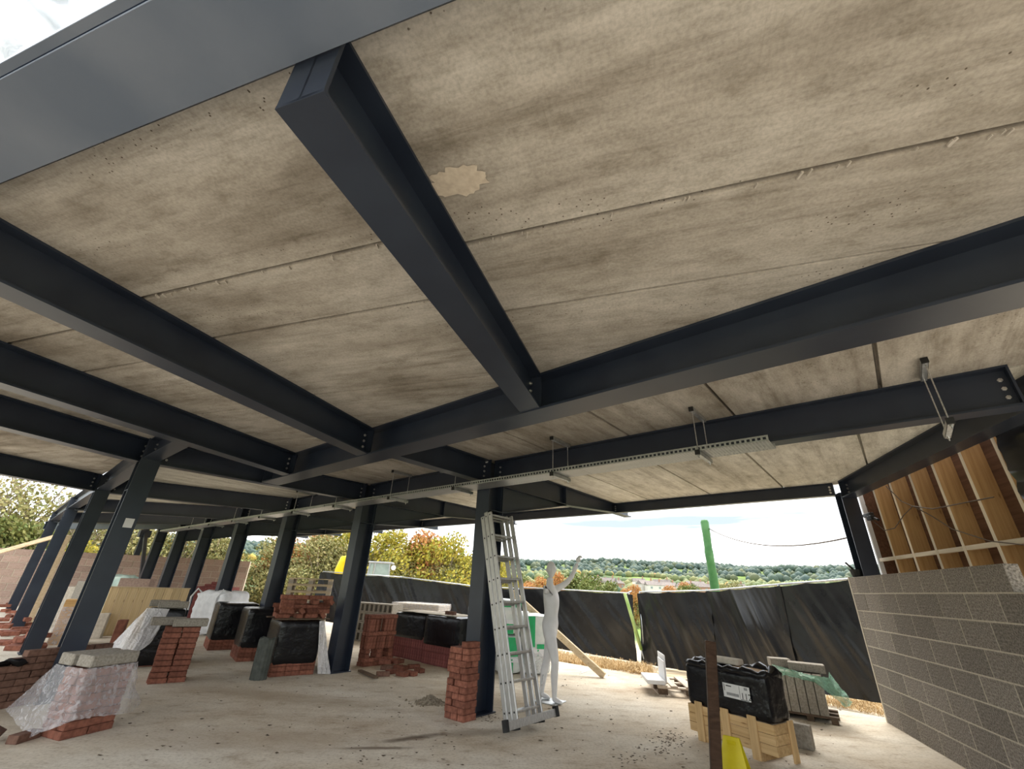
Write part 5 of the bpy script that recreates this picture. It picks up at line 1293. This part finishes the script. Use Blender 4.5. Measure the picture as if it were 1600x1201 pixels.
# orange ply bale near the first left columns
p = ground(72, 1008)
ob = thing('ply_bale', 'orange plywood bale under clear film between the two left columns', 'plywood bale', (p.x, p.y, 0), math.radians(35))
for k in range(6): MB().box(0, 0.55, k*0.055, k*0.055 + 0.051, 0, 0.82).build('ply_sheet', M['ply_orange'], ob)
soft_box(MB(), -0.02, 0.57, -0.02, 0.35, 0.0, 0.70, 0.01, 3, 12, 8, 12, 0.04).build('film_wrap', M['film'], ob, smooth=True)
a, b_ = ground(44, 972, 0.0), at(106, 836, 13.0)
tag(MB().bar(a, b_, 0.16, 0.05).build('timber_prop', M['timber'], bevel=0.004), 'yellow timber prop leaning beside the pale left column', 'timber', None, 'thing')
a, b_ = at(-40, 873, 13.6), at(86, 838, 13.2)
tag(MB().bar(a, b_, 0.05, 0.11).build('timber_plank', M['timber'], bevel=0.004), 'long thin plank sloping across the far left above the block wall', 'timber', None, 'thing')
p = at(190, 896, 13.4)
o = soft_box(MB(), -0.45, 0.45, -0.25, 0.25, 0, 1.28, 0.05, 7, 12, 8, 12, 0.15).build('mint_bag', noisy('mint_plastic', (0.40, 0.55, 0.48), (0.58, 0.70, 0.62), 8, 0.4, 0.4), smooth=True); o.location = (p.x, p.y, 0)
tag(o, 'mint green plastic bale showing above the pine panel', 'bale', None, 'thing')
p = at(213, 902, 13.0); boxthing('brown_block', 'brown block stack showing above the pine panel', 'block', Fr(p.x, p.y, 0.3, 0.0), -0.35, 0.35, 0, 0.4, 0, 1.22, M['farblock'])
fp = Fr(at(330, 920, 16.5).x, at(330, 920, 16.5).y, 0.2)
for k in range(3):
    brick(fp, k*0.20, 0, 1.02 + 0.075*k, 0.1, 'plum brick stepped on the pile behind the white bag', 'stepped plum bricks', 'plum').scale = (2, 2, 1.2)
boxthing('plum_brick_pack', 'plum brick pack behind the white bulk bag', 'brick pack', fp, -0.4, 0.7, -0.2, 0.6, 0, 1.02, M['brick_purple'])
# sticker on the first left column, facing the viewer
c1 = bpy.data.objects['steel_column.007']
MB().box(-0.1245, -0.1215, -0.085, 0.015, 1.96, 2.08).build('white_sticker', M['label_paper'], c1)
# brace and post beyond the far wall
p = W(25.6, 4.82)
ex = thing('braced_post', 'dark steel post with a diagonal brace beyond the far block wall', 'post', (p.x, p.y, 0), ANG_U)
MB().box(-0.1, 0.1, -0.1, 0.1, 0, 3.2).build('post_shaft', M['steel'], ex); MB().bar((-0.1, 0, 3.0), (-2.6, 0, 0.9), 0.12, 0.12).build('brace', M['steel'], ex)
MB().box(-0.2, 0.2, -0.2, 0.2, 2.75, 3.05).build('head_box', M['steel'], ex)

# ------------------------------------------------------------------ machines beyond the fence
p = at(533, 895, 26.0)
dg_ = thing('excavator', 'yellow excavator arm showing above the black fence', 'excavator', (p.x, p.y, hgt(p.x, p.y)), 0.2)
zb = p.z - hgt(p.x, p.y)
MB().tube([(-0.1, 0, zb - 1.2), (-0.12, 0, zb + 0.2), (0.0, 0, zb + 0.75), (0.25, 0, zb + 0.80)], [0.22, 0.24, 0.2, 0.14], 8).build('boom', M['yellow_machine'], dg_, smooth=True)
MB().bar((0.2, 0, zb + 0.8), (0.45, 0, zb + 0.1), 0.2, 0.2).build('dipper', M['yellow_machine'], dg_); MB().bar((0.3, 0, zb + 0.62), (1.2, 0.1, zb + 0.72), 0.06, 0.08).build('hydraulic_ram', M['grey_metal'], dg_)
MB().box(-1.0, 1.2, -0.7, 0.7, 0.6, zb - 0.9).build('slew_body', M['yellow_machine'], dg_, bevel=0.05); MB().box(-1.3, 1.3, -0.9, 0.9, 0, 0.6).build('tracks', M['rubber'], dg_, bevel=0.1)
p = at(594, 899, 26.0); zb = p.z - hgt(p.x, p.y)
tr_ = thing('tractor', 'grey tractor cab with glass panes behind the black fence', 'tractor', (p.x, p.y, hgt(p.x, p.y)), 0.1)
for x in (-0.62, -0.30, 0.55): MB().bar((x, -0.5, zb - 0.4), (x*0.92, -0.5, zb + 0.62), 0.06, 0.06).build('cab_pillar', M['grey_metal'], tr_)
for x0, x1 in ((-0.58, -0.34), (-0.26, 0.52)): MB().box(x0, x1, -0.49, -0.47, zb - 0.4, zb + 0.6).build('cab_pane', M['glass_pane'], tr_)
MB().box(-0.66, 0.62, -0.55, 0.55, zb + 0.60, zb + 0.70).build('cab_roof', M['grey_metal'], tr_, bevel=0.03)
MB().tube([(0.72, -0.5, zb + 0.42), (0.72, -0.46, zb + 0.42)], 0.13, 12).build('work_lamp', M['white_card'], tr_)
MB().box(-0.7, 1.6, -0.5, 0.5, 0.7, zb - 0.4).build('engine_body', M['grey_metal'], tr_, bevel=0.05)
for x in (-0.4, 1.2): MB().tube([(x, -0.75, 0.5), (x, 0.75, 0.5)], 0.5, 16).build('wheel_pair', M['rubber'], tr_)

# ------------------------------------------------------------------ trees
def crown_mesh(name, mat, n_, rx, rz, leaf, seed, clumps=14, sparse=1.0):
    rg = random.Random(seed); mb = MB()
    cs = []
    for k in range(clumps):
        a = rg.uniform(0, 2*PI); q = math.sqrt(rg.random()); zz = rg.uniform(-1, 1)
        w = math.sqrt(max(0.05, 1 - zz*zz*0.8)); cs.append(Vector((math.cos(a)*q*rx*w*0.8, math.sin(a)*q*rx*w*0.8, zz*rz*0.8)))
    for k in range(n_):
        c = rg.choice(cs); d = Vector((rg.gauss(0, 1), rg.gauss(0, 1), rg.gauss(0, 1))).normalized()*(rg.random()**0.4)*rx*0.42*sparse
        p = c + Vector((d.x, d.y, d.z*0.9)); s_ = leaf*rg.uniform(0.6, 1.3)
        ax = Vector((rg.gauss(0, 1), rg.gauss(0, 1), rg.gauss(0, 1))).normalized(); b_ = ax.orthogonal().normalized(); e = ax.cross(b_)
        mb.add([p + b_*s_, p + e*s_*0.6, p - b_*s_, p - e*s_*0.6], [(0, 1, 2, 3)])
    return mb.mesh(name, mat)
def trunk_mesh(name, h, seed, n_=7):
    rg = random.Random(seed); mb = MB(); mb.tube([(0, 0, 0), (0.05, 0.03, h*0.4), (0.0, 0.1, h*0.8)], [0.16, 0.11, 0.05], 7)
    for k in range(n_):
        z = h*rg.uniform(0.15, 0.7); a = rg.uniform(0, 2*PI); L = h*rg.uniform(0.25, 0.45)
        mb.tube([(0.03, 0.03, z), (math.cos(a)*L*0.4, math.sin(a)*L*0.4, z + L*0.5), (math.cos(a)*L*0.7, math.sin(a)*L*0.7, z + L)], [0.05, 0.035, 0.012], 5)
    return mb.mesh(name, M['bark'])
CR = {'yellow': crown_mesh('crown', M['leaf_yellow'], 9000, 2.3, 2.6, 0.105, 1, 22), 'orange': crown_mesh('crown', M['leaf_orange'], 9000, 2.2, 2.5, 0.105, 2, 22),
      'olive': crown_mesh('crown', M['leaf_olive'], 8000, 2.3, 2.7, 0.095, 3, 24), 'green': crown_mesh('crown', M['leaf_green'], 5200, 2.4, 2.4, 0.16, 4, 22), 'twiggy': crown_mesh('crown', M['leaf_olive'], 2600, 2.6, 2.6, 0.10, 5, 30, 1.3)}
TR_ = trunk_mesh('trunk', 6.0, 3); TW = trunk_mesh('trunk', 6.4, 9, 22)
def tree(label, px, ytop, Y, kind, group, sx=1.0, name='autumn_tree', cat='tree'):
    top = at(px, ytop, Y); g0 = hgt(top.x, top.y); h = top.z - g0; s_ = h/6.0
    r = thing(name, label, cat, (top.x, top.y, g0), random.uniform(0, 6), group)
    inst('trunk', TW if kind == 'twiggy' else TR_, r, (0, 0, 0), (0, 0, 0), (s_, s_, s_))
    inst('crown', CR[kind], r, (0, 0, h - 2.75*s_), (0, 0, random.uniform(0, 6)), (s_*sx, s_*sx, s_*(1.05 if kind != 'olive' else 1.0)))
    if kind != 'twiggy': inst('lower_foliage', CR['olive' if kind != 'green' else 'green'], r, (0, 0, 2.2*s_), (0, 0, random.uniform(0, 6)), (s_*sx*0.95, s_*sx*0.95, s_*0.8))
    return r
GT = 'autumn trees behind the left fence'
for lb_, px, yt, Y, kd, sx in (('olive tree at the left end of the row behind the pallet stack', 448, 838, 36, 'olive', 1.0), ('orange tipped tree above the pallet stack', 482, 826, 38, 'orange', 1.0), ('twiggy olive tree just left of the second column', 515, 832, 35, 'olive', 1.0),
        ('yellow tree rising behind the second column', 552, 824, 38, 'yellow', 1.0), ('yellow tree above the tractor cab', 592, 822, 37, 'yellow', 1.05), ('golden tree right of the tractor cab', 632, 826, 36, 'yellow', 1.0), ('orange topped tree between the two columns', 672, 830, 38, 'orange', 0.95),
        ('yellow-green tree left of the ladder column', 708, 833, 37, 'yellow', 1.0), ('yellow tree glimpsed through the ladder', 778, 868, 40, 'yellow', 0.9), ('low olive thicket behind the left fence gap', 745, 860, 42, 'olive', 1.0)):
    tree(lb_, px, yt, Y, kd, GT, sx)
GL = 'trees behind the far block wall'
for lb_, px, yt, Y, kd, sx in (('bare twiggy tree at the far left edge', 22, 742, 19, 'twiggy', 1.1), ('tall twiggy tree left of the pale columns', 78, 752, 21, 'twiggy', 1.0), ('leafy green shrub above the far block wall at the edge', 10, 800, 18, 'green', 1.0), ('green shrub beside the farthest left column', 52, 812, 18.5, 'green', 0.9), ('twiggy tree between the left columns', 150, 800, 22, 'twiggy', 1.0),
        ('olive tree over the far wall behind the stickered column', 190, 806, 24, 'twiggy', 1.0), ('pale olive tree over the far wall left of the row', 240, 812, 26, 'olive', 1.0), ('pale tree over the far wall between thin columns', 300, 815, 27, 'twiggy', 1.0), ('olive tree at the right end of the far wall', 345, 826, 28, 'olive', 0.9), ('yellow low shrub over the far wall', 140, 845, 20, 'yellow', 0.7)):
    tree(lb_, px, yt, Y + 4.5, kd, GL, sx, 'yard_tree')
GV = 'single trees in the valley beyond the fence'
for lb_, px, yt, Y, kd, sx in (('orange tree left of the mannequin head', 838, 900, 130, 'orange', 1.0), ('orange tree right of the mannequin neck', 880, 893, 150, 'orange', 0.8), ('broad green tree right of the mannequin arm', 905, 892, 140, 'green', 1.3), ('dark green tree near the mannequin arm', 922, 900, 135, 'green', 1.0), ('small orange tree beyond the fence middle', 984, 912, 150, 'orange', 0.9),
        ('green tree beyond the fence left of houses', 955, 905, 160, 'green', 1.1), ('orange tree among the houses near the green post', 1058, 908, 170, 'orange', 1.1), ('green tree just left of the green post', 1080, 910, 160, 'green', 1.0), ('olive tree right of the green post', 1140, 908, 160, 'olive', 1.2), ('green tree left of the mannequin', 815, 895, 140, 'green', 1.0), ('olive tree at the foot of the hill behind the ladder', 800, 893, 150, 'olive', 1.1), ('low green tree far right beyond the fence', 1180, 912, 170, 'green', 1.0)):
    tree(lb_, px, yt, Y, kd, GV, sx, 'valley_tree')
# wooded hillside: too many to count
def ico():
    bm = bmesh.new(); bmesh.ops.create_icosphere(bm, subdivisions=1, radius=1.0); vs = [v.co.copy() for v in bm.verts]; fs = [tuple(v.index for v in f.verts) for f in bm.faces]; bm.free(); return vs, fs
IV, IF = ico()
def wood_stuff(name, label, mat, n_, rlo, rhi, size, seed, a0=-75, a1=80):
    rg = random.Random(seed); mb = MB()
    for k in range(n_):
        r = math.sqrt(rg.uniform(rlo**2, rhi**2)); a = math.radians(rg.uniform(a0, a1)); x, y = r*math.sin(a), r*math.cos(a)
        if mnoise.noise(Vector((x*0.006, y*0.006, seed))) < -0.12 and r < 1000: continue
        s_ = size*rg.uniform(0.6, 1.25); z = hgt(x, y) + s_*0.55; sd = rg.uniform(0, 50)
        mb.add([(x + v.x*s_*(1 + 0.25*mnoise.noise(v*1.7 + Vector((sd, 0, 0)))), y + v.y*s_, z + v.z*s_*1.0*(1 + 0.3*mnoise.noise(v*2.1 + Vector((0, sd, 0))))) for v in IV], IF)
    o = mb.build(name, mat, smooth=True); o['kind'] = 'stuff'; o['label'] = label; o['category'] = 'woodland'; return o
wood_stuff('hill_woodland', 'dark green woodland covering the distant ridge', M['forest'], 7500, 800, 1600, 7.5, 1)
wood_stuff('valley_woodland', 'mixed green trees and hedges on the valley side', M['forest_mix'], 4600, 300, 900, 5.0, 2)
wood_stuff('valley_autumn_woodland', 'scattered orange and yellow trees on the valley side', M['forest_autumn'], 380, 300, 800, 4.5, 3)
# houses in the valley
M['house_wall'] = noisy('house_render', (0.62, 0.58, 0.52), (0.72, 0.68, 0.62), 2, 0.9, per_object=0.15); M['house_brick'] = noisy('house_brickwork', (0.36, 0.20, 0.14), (0.44, 0.26, 0.18), 2, 0.9)
M['roof'] = noisy('roof_tiles', (0.17, 0.15, 0.14), (0.24, 0.20, 0.18), 1, 0.9, per_object=0.3)
rg = random.Random(8)
for k, (px, py, Y) in enumerate(((925, 911, 330), (938, 914, 350), (950, 912, 330), (962, 915, 340), (1010, 916, 330), (1022, 918, 320), (1034, 914, 360), (1044, 919, 330), (1072, 920, 320), (1086, 917, 350), (998, 912, 380), (905, 908, 380), (1098, 921, 330), (1150, 921, 340))):
    p = at(px, py - 4, Y); g0 = hgt(p.x, p.y); g0 = min(g0, p.z - 4)
    hs_ = thing('house', 'small pale house among the valley trees, number %d from the mannequin' % (k + 1), 'house', (p.x, p.y, g0), rg.uniform(-0.6, 0.6), 'houses in the valley'); hs_['label'] = 'distant pale house among the trees beyond the fence'
    w, d, h = rg.uniform(4.5, 6.5), 4.0, p.z - g0
    MB().box(-w, w, -d, d, 0, h).build('walls', M['house_wall'] if k % 3 else M['house_brick'], hs_)
    MB().hull8([Vector((-w - .4, -d - .4, h)), Vector((w + .4, -d - .4, h)), Vector((w + .4, d + .4, h)), Vector((-w - .4, d + .4, h))], [Vector((-w - .4, -0.05, h + 2.3)), Vector((w + .4, -0.05, h + 2.3)), Vector((w + .4, 0.05, h + 2.3)), Vector((-w - .4, 0.05, h + 2.3))]).build('roof', M['roof'], hs_)
    for x in (-w*0.5, w*0.5): MB().box(x - 0.7, x + 0.7, -d - 0.05, -d, h - 2.2, h - 0.9).build('window', M['glass_pane'], hs_)
    MB().box(w*0.6, w*0.6 + 0.8, -0.4, 0.4, h + 2, h + 4).build('chimney', M['house_brick'], hs_)

# ------------------------------------------------------------------ straw by the fence, litter on the slab
rg = random.Random(14); sb = MB()
def tuft(x, y, n_, L):
    z0 = max(hgt(x, y), -0.5) if True else 0
    for k in range(n_):
        a = rg.uniform(0, 2*PI); l_ = L*rg.uniform(0.4, 1.2); q = rg.uniform(0.02, 0.12); bx, by = x + rg.gauss(0, q), y + rg.gauss(0, q)
        d = Vector((math.cos(a), math.sin(a), 0)); up_ = rg.uniform(0.3, 1.0); w = Vector((-d.y, d.x, 0))*0.006
        p0_ = Vector((bx, by, z0)); p1_ = p0_ + d*l_*0.4 + Vector((0, 0, l_*up_*0.8)); p2_ = p0_ + d*l_ + Vector((0, 0, l_*up_*0.55))
        sb.add([p0_ - w, p0_ + w, p1_ + w*0.8, p1_ - w*0.8, p2_], [(0, 1, 2, 3), (3, 2, 4)])
for k in range(900):
    px = rg.uniform(862, 1015) if k < 640 else rg.uniform(1285, 1400); t = rg.random()
    y0 = (1012 + (px - 870)*0.21) if px < 1100 else (1086 + (px - 1290)*0.10); y1 = (1030 + (px - 870)*0.195) if px < 1100 else (1106 + (px - 1290)*0.2)
    p = ground(px, y0 + (y1 - y0)*t, -0.35); tuft(p.x, p.y, 9, 0.24 if px < 1100 else 0.10)
so = sb.build('dry_grass', M['grass']); tag(so, 'dry straw-coloured grass along the edge of the slab', 'grass', None, 'stuff')
lb2 = MB()
def bit(x, y, s_, z=0.004):
    a = rg.uniform(0, 2*PI); n_ = rg.randint(4, 6); pts = [(x + s_*rg.uniform(0.5, 1.2)*math.cos(a + 2*PI*i/n_)*1.5, y + s_*rg.uniform(0.4, 1.0)*math.sin(a + 2*PI*i/n_), z + rg.uniform(0, s_*0.35)) for i in range(n_)]
    lb2.add(pts + [(x, y, 0.001)], [tuple(range(n_))] + [(i, n_, (i + 1) % n_) for i in range(n_)])
for k in range(240):
    px, py = rg.uniform(150, 1330), rg.uniform(1050, 1200)
    p = ground(px, py); bit(p.x, p.y, rg.choice((0.006, 0.008, 0.012, 0.018)))
for (cx, cy, n_, sx, sy) in ((1043, 1155, 90, 16, 10), (1028, 1172, 25, 18, 5), (980, 1185, 20, 12, 5), (755, 1120, 60, 14, 5), (690, 1165, 8, 20, 4), (610, 1118, 10, 30, 6), (560, 1190, 8, 30, 5)):
    for k in range(n_):
        p = ground(cx + rg.gauss(0, sx), min(1215, cy + rg.gauss(0, sy))); bit(p.x, p.y, rg.uniform(0.004, 0.014))
lo = lb2.build('floor_litter', M['leaf_dark']); tag(lo, 'dark leaf scraps and mortar crumbs littering the concrete floor', 'litter', None, 'stuff')
# torn sheeting over the open front edge
q = [WA(-2.0, 0.25), WA(6.0, 0.25)]
o = MB().grid(40, 10, lambda s, t: (lambda p: (p.x, p.y, 3.20 + 0.03*t + 0.03*mnoise.noise(Vector((s*9, t*3, 1)))))(WA(-2.0 + 8*s, 0.262 - 0.24*t - 0.06*math.sin(s*7)*t))).build('edge_sheeting', M['film_blue'], smooth=True)
tag(o, 'blue-white plastic sheeting hanging over the open front edge', 'plastic sheet', None, 'thing')

# pale mortar splash and dribbles on the soffit
p = ground(716, 284, 3.197); sp2 = MB(); rg = random.Random(4); ring = []
for k in range(46):
    a = 2*PI*k/46; q = 1.05 + 0.35*mnoise.noise(Vector((math.cos(a)*2.2, math.sin(a)*2.2, 3))) + rg.uniform(-0.16, 0.20); ring.append((p.x + 0.135*q*math.cos(a)*1.0 , p.y + 0.075*q*math.sin(a) - 0.03*math.cos(a), 3.1965))
sp2.add(ring, [tuple(range(45, -1, -1))])
M['splash'] = noisy('pale_mortar_splash', (0.54, 0.46, 0.365), (0.65, 0.57, 0.46), 30, 0.95)
o = sp2.build('mortar_splash', M['splash'], ceil_root)
dr = MB()
for k in range(26):
    q = WA(rg.uniform(-2.2, 0.85), 1.645 + rg.uniform(0.002, 0.02)); s_ = rg.uniform(0.004, 0.010)
    dr.box(q.x - s_*0.5, q.x + s_*0.5, q.y - s_*1.5, q.y + s_*2.5, 3.190, 3.2)
for k in range(14):
    q = WA(rg.uniform(1.2, 3.3), 1.51 + rg.uniform(0.002, 0.02)); s_ = rg.uniform(0.004, 0.009)
    dr.box(q.x - s_*0.5, q.x + s_*0.5, q.y - s_*1.5, q.y + s_*2.5, 3.190, 3.2)
M['dribble'] = noisy('grey_mortar_dribble', (0.40, 0.365, 0.315), (0.52, 0.48, 0.425), 30, 0.95)
o = dr.build('joint_dribbles', M['dribble'], ceil_root)
